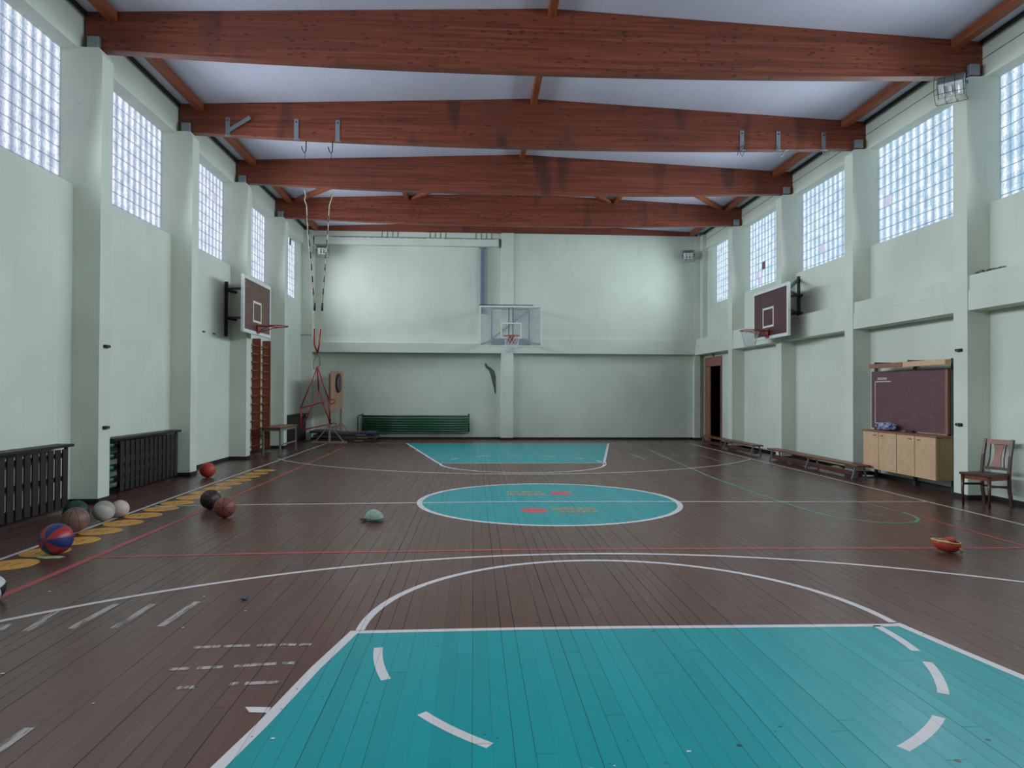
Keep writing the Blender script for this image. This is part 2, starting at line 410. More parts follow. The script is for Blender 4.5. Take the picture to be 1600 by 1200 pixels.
M['door_wood'] = wood_mat('reddish_door_frame', '#7d5246', '#9d6d5c', 'z', .45)
M['doorway_darkness'] = plain('painted_doorway_darkness', '#141210', .9)
M['cap_cloth'] = plain('pale_green_cap_cloth', '#8b9f96', .9, var=.25, sc=30)
M['red_rubber'] = plain('orange_red_vinyl', '#a83a28', .5)
M['yellow_band'] = plain('yellow_band', '#c2a468', .6)
M['clear_board'] = None
cg = NT('scuffed_clear_plastic'); tr = cg.n('ShaderNodeBsdfTransparent'); mx = cg.n('ShaderNodeMixShader')
cg.col(lin('#a9b3b5')); cg.rough(.25); _n = cg.noise(cg.scale(cg.obj(), (2, 2, 1)), 3.0, 5, .6)
cg.l(cg.math('ADD', .22, cg.math('MULTIPLY', cg.math('SUBTRACT', _n, .5, clamp=True), 1.2)), mx.inputs[0]); cg.l(tr.outputs[0], mx.inputs[1]); cg.l(cg.b.outputs[0], mx.inputs[2]); cg.l(mx.outputs[0], cg.out.inputs[0])
M['clear_board'] = cg.m

# ------------------------------------------------------------------ floor
fl = MB(); fl.box(WL - .2, WR + .2, Y0 - .1, 22.95, -.12, 0)
FLOOR = struct('floor', fl, M['floor'])
Z = [0.0006]; NP = [0]
def nz(name=''):
    NP[0] += 1
    Z[0] = {'painted_key': .0008, 'painted_circle': .0008, 'circle_emblem': .0022, 'emblem_stripe': .0026}.get(name, .0012 + (NP[0] % 6) * .00015)
    return Z[0]
def ribbon(mb, pts, w, z, closed=False):
    P = [Vector((q[0], q[1], 0)) for q in pts]; n = len(P); L = []; Rr = []
    for i in range(n):
        if closed: d = P[(i + 1) % n] - P[i - 1]
        else: d = P[min(i + 1, n - 1)] - P[max(i - 1, 0)]
        d.normalize(); s = Vector((-d.y, d.x, 0)) * w / 2
        L.append(mb.bm.verts.new((P[i].x + s.x, P[i].y + s.y, z))); Rr.append(mb.bm.verts.new((P[i].x - s.x, P[i].y - s.y, z)))
    for i in range(n if closed else n - 1):
        j = (i + 1) % n; mb.face([Rr[i], Rr[j], L[j], L[i]])
def paint(name, mat, pts=None, w=.05, poly=None, closed=False, label=None):
    b = MB(); z = nz(name)
    if poly:
        for q in (poly if isinstance(poly[0][0], (tuple, list)) else [poly]): b.flat(q, z)
    if pts:
        for q in (pts if isinstance(pts[0][0], (tuple, list)) else [pts]): ribbon(b, q, w, z, closed)
    bmesh.ops.recalc_face_normals(b.bm, faces=b.bm.faces[:])
    for f in b.bm.faces:
        if f.normal.z < 0: f.normal_flip()
    o = b.build(name, M[mat], FLOOR, recalc=False)
    if label: o['label'] = label
    return o
paint('painted_key', 'teal', poly=[(-.79, 4.57), (2.90, 4.57), (3.83, -1.25), (-1.85, -1.25)], label='teal painted free-throw lane nearest the viewer')
paint('painted_key', 'teal', poly=[(-.70, 15.22), (2.91, 15.22), (4.13, 21.05), (-2.0, 21.05)], label='teal painted free-throw lane at the far end')
paint('painted_circle', 'teal', poly=arc(1.09, 9.96, 1.86, 0, 360, 72)[:-1], label='teal painted centre circle')
# far volleyball line, faded
paint('court_line', 'faded_red', [(-3.5, 12.82), (-2.8, 12.9), (0, 12.92), (3.1, 12.86), (5.6, 12.8)], .05)
paint('court_line', 'red_line', [(-3.57, 6.72), (-2.1, 6.83), (.39, 6.90), (2.99, 6.87), (5.69, 6.79)], .055)
paint('court_line', 'red_line', [(-3.60, 3.0), (-3.59, 5.4), (-3.56, 8.0), (-3.55, 12), (-3.57, 16), (-3.60, 19.7)], .075)
paint('court_line', 'red_line', [(5.70, 3.0), (5.71, 8.85)], .055)
paint('court_line', 'pale_line', [(5.70, 8.80), (5.56, 9.9), (5.63, 14), (5.70, 19.4)], .06)
paint('court_line', 'green_line', [(4.81, 18.66), (4.60, 15.5), (4.43, 12.7), (4.42, 10.6), (4.46, 9.4), (4.52, 8.8), (4.66, 8.45), (4.90, 8.2), (5.15, 8.12), (5.40, 8.18), (5.58, 8.38), (5.66, 8.62), (5.68, 8.85)], .045)
paint('court_line', 'green_line', [(4.55, 8.74), (5.66, 8.74)], .025)
paint('court_line', 'white_line', [(-4.32, 9.66), (-2.99, 9.75), (-.8, 9.84), (.56, 9.92), (2.5, 9.86), (4.25, 9.79), (6.6, 9.72)], .05, label='white halfway line')
paint('court_line', 'white_line', [(-4.37, -1.3), (-4.38, 8), (-4.42, 12), (-4.39, 16), (-4.40, 21.1)], .052, label='white left sideline')
paint('court_line', 'white_line', [(6.64, -1.3), (6.61, 9.8), (6.62, 16), (6.66, 21.1)], .052, label='white right sideline')
paint('court_line', 'white_line', [(-4.4, 21.08), (6.66, 21.08)], .04)
paint('centre_circle_line', 'white_line', arc(1.09, 9.96, 1.85, 0, 360, 96)[:-1], .075, closed=True)
paint('three_point_line', 'white_line', arc(1.08, .674, 6.027, 0, 180, 96), .055)
paint('three_point_line', 'white_line', arc(1.09, 19.80, 6.61, 212, 327.5, 80), .055)
paint('free_throw_circle_line', 'white_line', arc(1.075, 4.62, 1.815, 0, 180, 60), .058)
paint('free_throw_circle_line', 'white_line', arc(1.08, 15.22, 1.80, 180, 360, 60), .058)
paint('key_line', 'white_line', [(-.80, 4.585), (.3, 4.605), (1.1, 4.60), (2.92, 4.565)], .052)
paint('key_line', 'white_line', [(-.69, 15.22), (2.92, 15.22)], .045)
paint('key_line', 'white_line', [(-.77, 4.6), (-.89, 4.0), (-.99, 3.33), (-1.06, 2.97), (-1.85, -1.25)], .06)
paint('key_line', 'white_line', [(2.90, 4.6), (2.985, 4.09), (3.06, 3.69), (3.86, -1.25)], .06)
paint('key_line', 'white_line', [(-.74, 15.15), (-2.02, 21.08)], .06)
paint('key_line', 'white_line', [(2.88, 14.95), (2.98, 15.6), (4.15, 21.08)], .06)
paint('lane_tick', 'white_line', poly=[(-1.13, 3.53), (-1.0, 3.52), (-1.0, 3.46), (-1.09, 3.47)])
for (a0, a1) in ((184, 201), (217, 233), (249, 266), (300, 316), (327, 343), (349, 365)):
    paint('dashed_circle_mark', 'white_line', arc(1.08, 4.42, 1.66, a0, a1, 8), .055)
FD = [((-.51, 16.14), (-.32, 16.37)), ((.09, 16.77), (.4, 17.0)), ((.89, 17.03), (1.24, 17.0)), ((1.73, 16.91), (2.01, 16.83)), ((2.42, 16.41), (2.61, 16.22)), ((2.83, 15.78), (2.89, 15.45))]
for a, b in FD: paint('dashed_circle_mark', 'white_line', [a, b], .055)
for a, b in (((-1.79, 19.55), (-1.62, 19.55)), ((-1.55, 18.2), (-1.38, 18.25)), ((-1.13, 16.3), (-.97, 16.33))): paint('lane_tick', 'white_line', [a, b], .06)
for a, b in (((-2.91, 4.70), (-2.97, 5.17)), ((-2.65, 4.73), (-2.62, 5.26)), ((-2.37, 4.73), (-2.35, 5.25)), ((-2.08, 4.75), (-2.05, 5.3)), ((-2.07, 3.10), (-2.06, 3.36)), ((-3.09, 4.72), (-3.12, 4.84))):
    paint('worn_floor_mark', 'worn_line', [a, b], .055)
for L in ([(-1.71, 4.355), (-1.55, 4.37)], [(-1.53, 4.37), (-1.37, 4.375)], [(-1.33, 4.375), (-1.22, 4.38)], [(-1.19, 4.38), (-1.09, 4.375)], [(-1.07, 4.375), (-1.0, 4.375)],
          [(-1.71, 4.02), (-1.6, 4.03)], [(-1.56, 4.035), (-1.42, 4.045)], [(-1.36, 4.05), (-1.13, 4.08)], [(-1.10, 4.08), (-1.03, 4.085)], [(-1.56, 3.77), (-1.47, 3.775)], [(-1.30, 3.81), (-1.25, 3.81)], [(-1.22, 3.81), (-1.04, 3.82)]):
    paint('worn_floor_mark', 'worn_line', L, .04)
for a, b in (((4.0, 17.5), (4.02, 16.0)), ((4.21, 16.97), (4.29, 16.64)), ((4.63, 17.32), (4.65, 16.63)), ((5.04, 17.31), (5.09, 16.79)), ((5.4, 17.31), (5.39, 16.62)), ((4.1, 20.7), (4.18, 20.2)), ((4.5, 20.6), (4.62, 20.0)), ((4.95, 20.4), (5.05, 19.9))):
    paint('worn_floor_mark', 'worn_line', [a, b], .05)
# numbered yellow discs along the left sideline
for i in range(16):
    y = 6.48 + .494 * i; x = -4.15 + .003 * i
    if i == 2: x += .02
    paint('yellow_disc', 'yellow', poly=arc(x, y, .215, 0, 360, 28)[:-1])
    b = MB(); z = Z[0] + .0004
    ribbon(b, [(x - .05, y - .07), (x - .045, y + .06), (x - .075, y + .03)], .012, z)
    if i % 2: ribbon(b, [(x + .0, y + .05), (x + .05, y + .06), (x + .05, y), (x + .01, y - .02), (x + .06, y - .06)], .012, z)
    else: ribbon(b, [(x + .01, y + .06), (x + .06, y + .055), (x + .025, y - .07)], .012, z)
    b.build('disc_number', M['ink'], FLOOR)
# emblems in the centre circle (lettering too worn to read)
def emblem(cx, cy, ang):
    ca, sa = math.cos(ang), math.sin(ang)
    def T(p): return (cx + p[0] * ca - p[1] * sa, cy + p[0] * sa + p[1] * ca)
    paint('circle_emblem', 'red_paint', poly=[T(q) for q in arc(-.32, 0, .185, 0, 360, 30)[:-1]])
    for dy in (-.07, 0, .07): paint('emblem_stripe', 'red_line', [T((-.32 - .15 + abs(dy) * .5, dy)), T((-.32 + .15 - abs(dy) * .5, dy))], .018)
    b = MB(); z = .0023
    rn = random.Random(5)
    for row, (x0, x1) in enumerate(((-.06, .53), (.0, .50))):
        x = x0; yb = .03 if row == 0 else -.21
        while x < x1 - .03:
            w = .045; k = rn.randrange(4)
            ribbon(b, [T((x, yb)), T((x, yb + .18))], .020, z)
            if k != 1: ribbon(b, [T((x + w - .006, yb)), T((x + w - .006, yb + .18))], .020, z)
            if k != 2: ribbon(b, [T((x, yb + .165)), T((x + w, yb + .165))], .026, z + .0002)
            if k in (0, 2): ribbon(b, [T((x, yb + .09)), T((x + w, yb + .09))], .026, z + .0002)
            if k in (1, 3): ribbon(b, [T((x, yb + .015)), T((x + w, yb + .015))], .026, z + .0002)
            x += .066
    b.build('worn_lettering', M['tan_paint'], FLOOR)
emblem(1.13, 9.17, 0.0)
emblem(1.04, 10.70, PI)

# ------------------------------------------------------------------ walls
def side_wall(name, sgn, xw, xh, xg, xc):
    """sgn=-1 left, +1 right; xw lower face, xh header face, xc column face"""
    out = xw + sgn * .55
    def bx(mb, xa, xb, *r): mb.box(min(xa, xb), max(xa, xb), *r)
    b = MB()
    if sgn < 0:
        bx(b, xw, out, Y0, 22.95, 0, SILL)
    else:   # doorway y 20.98..22.0
        bx(b, xw, out, Y0, 21.0, 0, SILL); bx(b, xw, out, 21.95, 22.95, 0, SILL); bx(b, xw, out, 21.0, 21.95, 2.42, SILL)
    bx(b, xh, out, Y0, 22.95, HEAD, 6.93)
    BB = BAYS_L if sgn < 0 else BAYS
    bx(b, xw, out, BB[-1][1], 22.95, SILL, HEAD)
    for (y0, y1) in BB: bx(b, xw, out, y0 - .296, y0 - .004, SILL, HEAD)
    W = struct(name, b, M['wall'])
    for y in COLS:
        c = MB()
        if sgn < 0:
            c.prism([(xc, 0), (xc, 6.24), (xc - .05, 6.335), (xw - .1, 6.335), (xw - .1, 0)], 'y', y, y + .3)
        else:
            c.prism([(xc, 0), (xc, 6.24), (xc + .04, 6.30), (xw + .1, 6.32), (xw + .1, 0)], 'y', y, y + .3)
        c.build('column', M['wall'], W)
    return W
WALL_L = side_wall('wall_left', -1, WL, HL, GL, XL)
WALL_R = side_wall('wall_right', 1, WR, HR, GR, XR)
# ledge beam on the right wall between the columns
for (y0, y1) in BAYS:
    b = MB(); y2 = y1 if y1 > 21 and y1 < 21.9 else y1
    if y1 == 21.88: y2 = YB + .02
    b.prism([(XR + .012, 2.81), (XR + .012, 3.10), (XR + .03, 3.12), (XR + .03, 3.33), (WR + .05, 3.36), (WR + .05, 2.81)], 'y', y0, y2)
    b.build('ledge_beam', M['wall'], WALL_R)
# seam line in the right header
b = MB(); b.box(HR - .004, HR + .01, Y0, 22.5, 6.60, 6.612); b.build('header_joint', M['grime'], WALL_R)
# far wall
b = MB()
b.box(1.27, 7.9, YB + .05, 23.2, 3.2, 6.76)                       # right upper panel, nearly flush
WALL_B = struct('wall_back', b, M['wall'])
b = MB(); b.box(1.27, 7.9, YB + .22, 23.2, 0, 3.2); b.build('lower_panel', M['wall'], WALL_B)
b = MB(); b.box(WL - .2, 1.0, YB + .36, 23.2, 0, 6.58); b.build('recessed_panel', M['wall'], WALL_B)      # left half
b = MB(); b.box(WL - .2, 1.0, YB + .08, 23.2, 6.58, 6.76); b.build('upper_band', M['wall'], WALL_B)
b = MB(); b.prism([(YB + .04, 6.32), (YB + .04, 6.56), (YB + .36, 6.56), (YB + .36, 6.34)], 'x', -5.15, .80); b.build('lintel', M['wall'], WALL_B)
b = MB(); b.box(.89, 1.29, YB, 23.0, 0, 6.76); b.build('column', M['wall'], WALL_B)
b = MB(); b.box(WL - .05, XL - .02, YB, 23.0, 0, 6.76); b.build('column', M['wall'], WALL_B)
b = MB(); b.box(XR, XR + .19, YB + .03, 23.0, 0, 6.76); b.box(XR + .19, 7.75, YB - .2, 23.0, 3.3, 6.76); b.build('column', M['wall'], WALL_B)
b = MB(); b.prism([(YB + .01, 2.83), (YB + .01, 3.14), (YB + .06, 3.19), (YB + .10, 3.30), (YB + .5, 3.33), (YB + .5, 2.83)], 'x', XL - .02, .9)
b.prism([(YB + .005, 2.83), (YB + .005, 3.31), (YB + .5, 3.33), (YB + .5, 2.83)], 'x', 1.28, XR + .02); b.build('ledge_beam', M['wall'], WALL_B)
b = MB()
for x0 in (-3.0, -1.45, .05):
    for k in range(4): b.box(x0 + k * .17, x0 + k * .17 + .02, YB + .072, YB + .085, 6.575, 6.75)
b.build('drip_stain', M['grime'], WALL_B)
# ragged upper edge of the lintel and scars in the far wall
b = MB()
pts = [(.36, 2.47), (.40, 2.36), (.50, 2.28), (.56, 2.12), (.60, 1.95), (.66, 1.72), (.70, 1.50), (.74, 1.52), (.735, 1.8), (.73, 2.05), (.68, 2.25), (.58, 2.36), (.47, 2.42), (.40, 2.53)]
b.prism(pts, 'y', YB + .352, YB + .365); b.build('plaster_scar', M['grime'], WALL_B)
b = MB()
for k in range(22):
    x = -4.6 + k * .24; b.box(x, x + .16 + .08 * random.random(), YB + .033, YB + .045, 6.545 + .006 * random.random(), 6.562)
b.build('crack_line', M['grime'], WALL_B)
# rear wall behind the viewer
b = MB(); b.box(WL - .2, WR + .2, Y0 - .3, Y0, 0, 7.3); struct('wall_front', b, M['wall'])
# skirtings
def baseboard(name, pts, h=.075, t=.012):
    b = MB()
    for p, q in zip(pts, pts[1:]): b.beam((p[0], p[1], h / 2), (q[0], q[1], h / 2), t * 2, h)
    struct(name, b, M['base'])
pl = [(WL, Y0)]
for y in COLS: pl += [(WL, y), (XL, y), (XL, y + .3), (WL, y + .3)]
baseboard('baseboard_left', pl + [(WL, YB)])
pr = [(WR, Y0)]
for y in COLS: pr += [(WR, y), (XR, y), (XR, y + .3), (WR, y + .3)]
baseboard('baseboard_right', pr + [(WR, 20.98)])
baseboard('baseboard_back', [(XL - .02, YB), (XL - .02, YB + .36), (.89, YB + .36), (.89, YB), (1.29, YB), (1.29, YB + .22), (XR, YB + .22), (XR, YB + .03), (WR, YB + .03)])
# ceiling
b = MB(); t = .08
b.prism([(WL - .1, ceil_z(WL - .1)), (XM, ceil_z(XM)), (WR + .1, ceil_z(WR + .1)), (WR + .1, ceil_z(WR) + t), (XM, ceil_z(XM) + t), (WL - .1, ceil_z(WL) + t)], 'y', Y0 - .3, 23.2)
struct('ceiling', b, M['ceiling'])
# shadow line between ceiling and side walls, painted as black strips
for nm, xa, xb in (('shadow_strip_1', HL - .005, HL + .05), ('shadow_strip_2', HR - .05, HR + .005)):
    b = MB(); b.box(xa, xb, Y0, 22.5, ceil_z(HL if xa < 0 else HR) - .035, ceil_z(HL if xa < 0 else HR) + .01); struct(nm, b, M['base'])

# ------------------------------------------------------------------ glass block windows
ODD = {(-1, 6): [(2, 3, 'dark')], (-1, 7): [(9, 11, 'dark'), (0, 10, 'dark'), (5, 8, 'dark')], (-1, 8): [(2, 10, 'dark')], (-1, 5): [(7, 11, 'pale')],
       (1, 6): [(3, 9, 'brick'), (2, 11, 'pale'), (1, 10, 'pale')], (1, 5): [(2, 9, 'pale')], (1, 4): [(4, 12, 'pale')]}
M['dark_block'] = plain('dark_replacement_block', '#454d50', .3)
M['brick_block'] = plain('brown_replacement_block', '#7d5a55', .5)
pb = NT('pale_pink_daylit_block'); pb.col(lin('#40404a')); pb.inp(pb.b.inputs['Emission Color'], lin('#c9c6dc')); pb.b.inputs['Emission Strength'].default_value = .95; M['pale_block'] = pb.m
wn_i = 0
def block_quad(mb, uvl, xg, sgn, ya, yb, za, zb):
    """one block: raised pillow, uv 0..1 over its face"""
    dx = -sgn * .008; i = .006
    o = [(xg, ya, za), (xg, yb, za), (xg, yb, zb), (xg, ya, zb)]
    n_ = [(xg + dx, ya + i, za + i), (xg + dx, yb - i, za + i), (xg + dx, yb - i, zb - i), (xg + dx, ya + i, zb - i)]
    O = [mb.bm.verts.new(p) for p in o]; N = [mb.bm.verts.new(p) for p in n_]
    def uvf(f):
        for l in f.loops:
            y, z = l.vert.co.y, l.vert.co.z
            l[uvl].uv = ((y - ya) / (yb - ya), (z - za) / (zb - za))
    fs = [mb.face(N)] + [mb.face([O[k], O[(k + 1) % 4], N[(k + 1) % 4], N[k]]) for k in range(4)]
    for f in fs:
        uvf(f); f.normal_update()
        if f.normal.x * (-sgn) < 0: f.normal_flip()
for sgn, xg, mat in ((-1, GL, 'glass_l'), (1, GR, 'glass_r')):
    for k, (y0, y1) in enumerate(BAYS_L if sgn < 0 else BAYS):
        wn_i += 1
        W = bpy.data.objects.new('window_%d' % wn_i, bpy.data.meshes.new('window_frame')); C.objects.link(W); W['kind'] = 'structure'
        b = MB(); xa, xb = sorted((xg + sgn * .004, xg + sgn * .09)); b.box(xa, xb, y0, y1, SILL - .02, HEAD + .03)
        bmesh.ops.recalc_face_normals(b.bm, faces=b.bm.faces[:]); b.bm.to_mesh(W.data); b.bm.free(); W.data.materials.append(M['mortar'])
        ny = round((y1 - y0) / .2); p = (y1 - y0) / ny; nzb = 10; pz = .2
        mb = MB(); uvl = mb.bm.loops.layers.uv.new('UVMap')
        odd = {}
        for (j, i, kind) in ODD.get((sgn, k), []): odd[(min(i, ny - 1), j)] = kind
        for j in range(nzb):
            z1 = HEAD + .02 - (nzb - 1 - j) * pz; z0 = max(z1 - pz, SILL - .01)
            for i in range(ny):
                ya = y0 + i * p + .0012; yb = y0 + (i + 1) * p - .0012
                if (i, j) in odd:
                    q = MB(); u2l = q.bm.loops.layers.uv.new('UVMap'); block_quad(q, u2l, xg, sgn, ya, yb, z0 + .004, z1 - .004)
                    q.build('replaced_block', M[odd[(i, j)] + '_block'], W, recalc=False)
                    continue
                block_quad(mb, uvl, xg, sgn, ya, yb, z0 + .004, z1 - .004)
        mb.build('glass_blocks', M[mat], W, recalc=False)

# ------------------------------------------------------------------ roof timbers
ORD = {1: 'topmost in view, nearest the viewer', 2: 'second from the viewer, with grey hanger straps', 3: 'third from the viewer, plain, before the diagonal braces', 4: 'fourth from the viewer, with diagonal braces meeting its top', 5: 'shallow one resting on top of the far wall'}
def beam_poly(full=True, zb=None):
    xs = [-5.44 + (7.68 + 5.44) * i / 28 for i in range(29)]
    top = [(x, ceil_z(x) - .004) for x in xs]
    j = min(range(29), key=lambda i: abs(xs[i] - XM)); top[j] = (XM, ceil_z(XM) - .004)
    if zb is None: bot = [(x, 6.222 + .0031 * (x - XM) ** 2) for x in xs]
    else: bot = [(x, zb) for x in xs]
    return bot + top[::-1]
BEAM_Y = [.63, 3.73, 6.83, 9.93, 13.03, 16.13, 19.28]
for n, y in enumerate(BEAM_Y):
    k = n - 2
    lab = 'reddish-brown laminated timber roof beam, ' + (ORD[k] if k > 0 else 'overhead behind the view')
    t = thing('roof_beam', (XM, y, 6.222), lab, 'beam', 'laminated roof beams')
    b = MB(); b.prism(beam_poly(), 'y', y, y + .16); b.build('timber', M['glulam'], t)
    for (xa, xb) in ((-5.39, -5.23), (7.37, 7.53)):
        s = MB(); s.bbox(xa, xb, y - .07, y - .002, 6.335, 6.50, .006); s.tube([((xa + xb) / 2, y - .075, 6.43), ((xa + xb) / 2, y - .06, 6.43)], .018, 8)
        s.build('beam_shoe', M['galv'], t)
t = thing('roof_beam', (XM, YB + .02, 6.76), 'reddish-brown laminated timber roof beam, ' + ORD[5], 'beam', 'laminated roof beams')
b = MB()
b.prism([(-5.5, 6.78), (.9, 6.77), (7.40, 6.77), (7.40, ceil_z(7.40) - .004), (XM, ceil_z(XM) - .004), (-5.5, ceil_z(-5.5) - .004)], 'y', YB + .01, YB + .17); b.build('timber', M['glulam'], t)
pn = {0: 'left wall', 1: 'ridge', 2: 'right wall'}
spans = [(BEAM_Y[2] + .16, BEAM_Y[3], 'before the nearest roof beam'), (BEAM_Y[3] + .16, BEAM_Y[4], 'between first and second roof beams'), (BEAM_Y[4] + .16, BEAM_Y[5], 'between second and third roof beams'), (BEAM_Y[5] + .16, BEAM_Y[6], 'between third and fourth roof beams'), (BEAM_Y[6] + .16, YB + .01, 'between fourth roof beam and far wall')]
for (ya, yb, w) in spans:
    for i, (xc, wd) in enumerate(((-5.08, .13), (XM + .02, .11), (7.19, .13))):
        b = MB(); zt = ceil_z(xc) - .008; b.box(xc - wd / 2 - .0, xc + wd / 2, ya + .002, yb - .002, zt - .13, zt)
        if i == 1: b = MB(); b.box(xc - wd / 2, xc + wd / 2, ya + .002, yb - .002, zt - .12, zt - .01)
        o = b.build('purlin', M['purlin']); tag(o, 'orange-brown timber purlin along the %s, %s' % (pn[i], w), 'purlin', 'timber purlins under the ceiling')
for xc, w in ((-1.88, 'left of the ridge'), (3.98, 'right of the ridge')):
    b = MB(); zt = ceil_z(xc) - .012; b.box(xc - .055, xc + .055, BEAM_Y[5] + .162, BEAM_Y[6] - .002, zt - .12, zt)
    o = b.build('purlin', M['purlin']); tag(o, 'short timber purlin %s between third and fourth roof beams' % w, 'purlin', 'timber purlins under the ceiling')
for (xa, xb, w) in ((-4.86, -2.1, 'leftmost'), (-1.70, .85, 'second from the left'), (3.80, 1.3, 'third from the left'), (6.98, 4.2, 'rightmost')):
    b = MB(); za, zb_ = ceil_z(xa) - .09, ceil_z(xb) - .09
    b.beam((xa, BEAM_Y[6] - .06, za), (xb, BEAM_Y[5] + .22, zb_), .10, .10)
    o = b.build('diagonal_brace', M['purlin']); tag(o, 'light timber diagonal ceiling brace beyond the third roof beam, %s of four' % w, 'brace', 'diagonal roof braces')

# hanger straps on the second beam
def strap(x, label, kind):
    y = 13.03
    t = thing('hanger_strap', (x, y - .005, 6.22), label, 'bracket', 'grey straps on the second beam')
    b = MB(); zb = 6.222 + .0031 * (x - XM) ** 2
    b.bbox(x - .04, x + .04, y - .014, y - .002, zb - .02, 6.64, .003); b.box(x - .04, x + .06, y - .05, y - .002, zb - .035, zb - .02)
    b.build('strap_plate', M['galv'], t)
    b = MB(); b.tube([(x, y - .022, 6.58), (x, y - .012, 6.58)], .014, 6); b.build('bolt', M['black_metal'], t)
    if kind == 'hook':
        b = MB(); b.tube([(x - .02, y - .03, zb + .06), (x - .02, y - .03, zb - .08), (x + .0, y - .03, zb - .13), (x + .04, y - .03, zb - .15), (x + .08, y - .03, zb - .13), (x + .1, y - .03, zb - .07), (x + .13, y - .02, zb - .03), (x + .2, y - .02, zb - .01)], .008, 6)
        b.build('hook', M['galv'], t)
    if kind == 'cord':
        b = MB(); b.tube([(x - .1, y - .03, zb - .12), (x - .06, y - .03, zb), (x + .02, y - .03, zb + .08), (x + .04, y - .03, zb - .05), (x + .0, y - .03, zb - .14), (x - .05, y - .03, zb - .08), (x, y - .03, zb)], .007, 6)
        b.build('tied_cord', M['cable'], t)
    if kind == 'arm':
        b = MB(); b.beam((x + .02, y - .03, 6.38), (x + .42, y - .05, 6.63), .02, .07); b.build('swing_arm', M['galv'], t)
strap(-4.57, 'grey steel strap with a slanting arm, leftmost on the second roof beam', 'arm')
strap(-3.32, 'grey steel strap above the left hanging rope', 'plain')
strap(-2.56, 'grey steel strap above the right hanging rope', 'plain')
strap(5.15, 'grey steel strap with a tied dark cord, on the right half of the second beam', 'cord')
strap(5.87, 'grey steel strap with an open hook, middle of the three at the right', 'hook')
strap(6.77, 'grey steel strap with a white hook, nearest the right wall', 'hook')

# hanging ropes and the red frame
for (xa, xb, lab) in ((-3.18, -2.98, 'pale rope hanging from the second roof beam, left of two'), (-2.69, -2.84, 'pale rope hanging from the second roof beam, right of two')):
    t = thing('hanging_rope', (xa, 13.11, 6.24), lab, 'rope', 'two hanging ropes')
    b = MB(); b.tube([(xa + .02, 13.11, 6.26), (xa + .02, 13.11, 6.08), (xa - .01, 13.11, 6.04), (xa - .04, 13.11, 6.08), (xa - .06, 13.11, 6.16)], .010, 6); b.build('hook', M['black_metal'], t)
    b = MB(); b.tube([(xa, 13.11, 6.05), (xa, 13.11, 5.2)], .005, 6); b.build('cable', M['cable'], t)
    b = MB(); x1 = xa + (xb - xa) * .2
    b.tube([(xa, 13.11, 5.35), (xa + .02, 13.11, 5.22), (xa - .0, 13.11, 5.16), (x1, 13.11, 5.05), (xa + (xb - xa) * .35, 13.11, 4.5), (xa + (xb - xa) * .7, 13.11, 3.7), (xb, 13.11, 3.16)], .010, 6); b.build('cord', M['rope'], t)
    for q in range(7):
        f0 = .10 + q * .12; za = 5.05 - 1.89 * f0; xs_ = xa + (xb - xa) * (.2 + .8 * f0)
        b = MB(); b.tube([(xs_, 13.108, za), (xs_ + (xb - xa) * .05, 13.108, za - .12)], .012, 6); b.build('dark_binding', M['cable'], t)
    b = MB(); b.tube([(xb, 13.108, 3.22), (xb, 13.108, 3.08)], .022, 6); b.build('dark_knot', M['cable'], t)
    b = MB(); xe = -2.93 + (.03 if xa > -3 else -.03)
    b.tube([(xb, 13.11, 3.12), (xb + (.03 if xa > -3 else -.01), 13.11, 2.98), (xb + .0, 13.11, 2.85), (xe + .02, 13.11, 2.66), (xe, 13.11, 2.4), (-2.93, 13.11, 2.26)], .011, 6); b.build('lower_cord', M['rope'], t)
    b = MB(); b.tube([(xe + (.03 if xa > -3 else -.03), 13.11, 2.74), (xe + (.01 if xa > -3 else -.02), 13.11, 2.45), (-2.92, 13.11, 2.28)], .016, 8); b.build('red_sleeve', M['red_metal'], t)
t = thing('triangular_frame', (-2.92, 13.1, .85), 'red tubular double-triangle frame hanging from two ropes', 'frame')
ap1, l1, r1 = (-2.91, 13.06, 2.02), (-3.20, 13.02, 1.26), (-2.70, 13.10, 1.40)
ap2, l2, r2_ = (-2.91, 13.18, 1.58), (-3.215, 13.14, .84), (-2.69, 13.20, .955)
for tri in ((ap1, l1, r1), (ap2, l2, r2_)):
    b = MB()
    for p, q in ((0, 1), (1, 2), (2, 0)): b.tube([tri[p], tri[q]], .013, 8)
    b.build('triangle_bar', M['red_metal'], t)
for p, q in ((ap1, ap2), (l1, l2), (r1, r2_)):
    b = MB(); b.tube([p, q], .014, 8); b.build('strut', M['red_metal'], t)
for c in (r1, r2_):
    b = MB(); x, y, z = c
    b.tube([(x, y, z), (x + .08, y - .01, z + .02), (x + .12, y - .02, z), (x + .11, y - .03, z - .04), (x + .04, y - .03, z - .07)], .011, 8); b.build('hook', M['red_metal'], t)
b = MB(); b.tube([(-2.93, 13.11, 2.26), (-2.99, 13.08, 2.12), (-2.98, 13.06, 1.98), (-2.91, 13.06, 2.02), (-2.86, 13.06, 2.06), (-2.88, 13.1, 2.2), (-2.93, 13.11, 2.26)], .006, 6); b.build('sling', M['cable'], t)

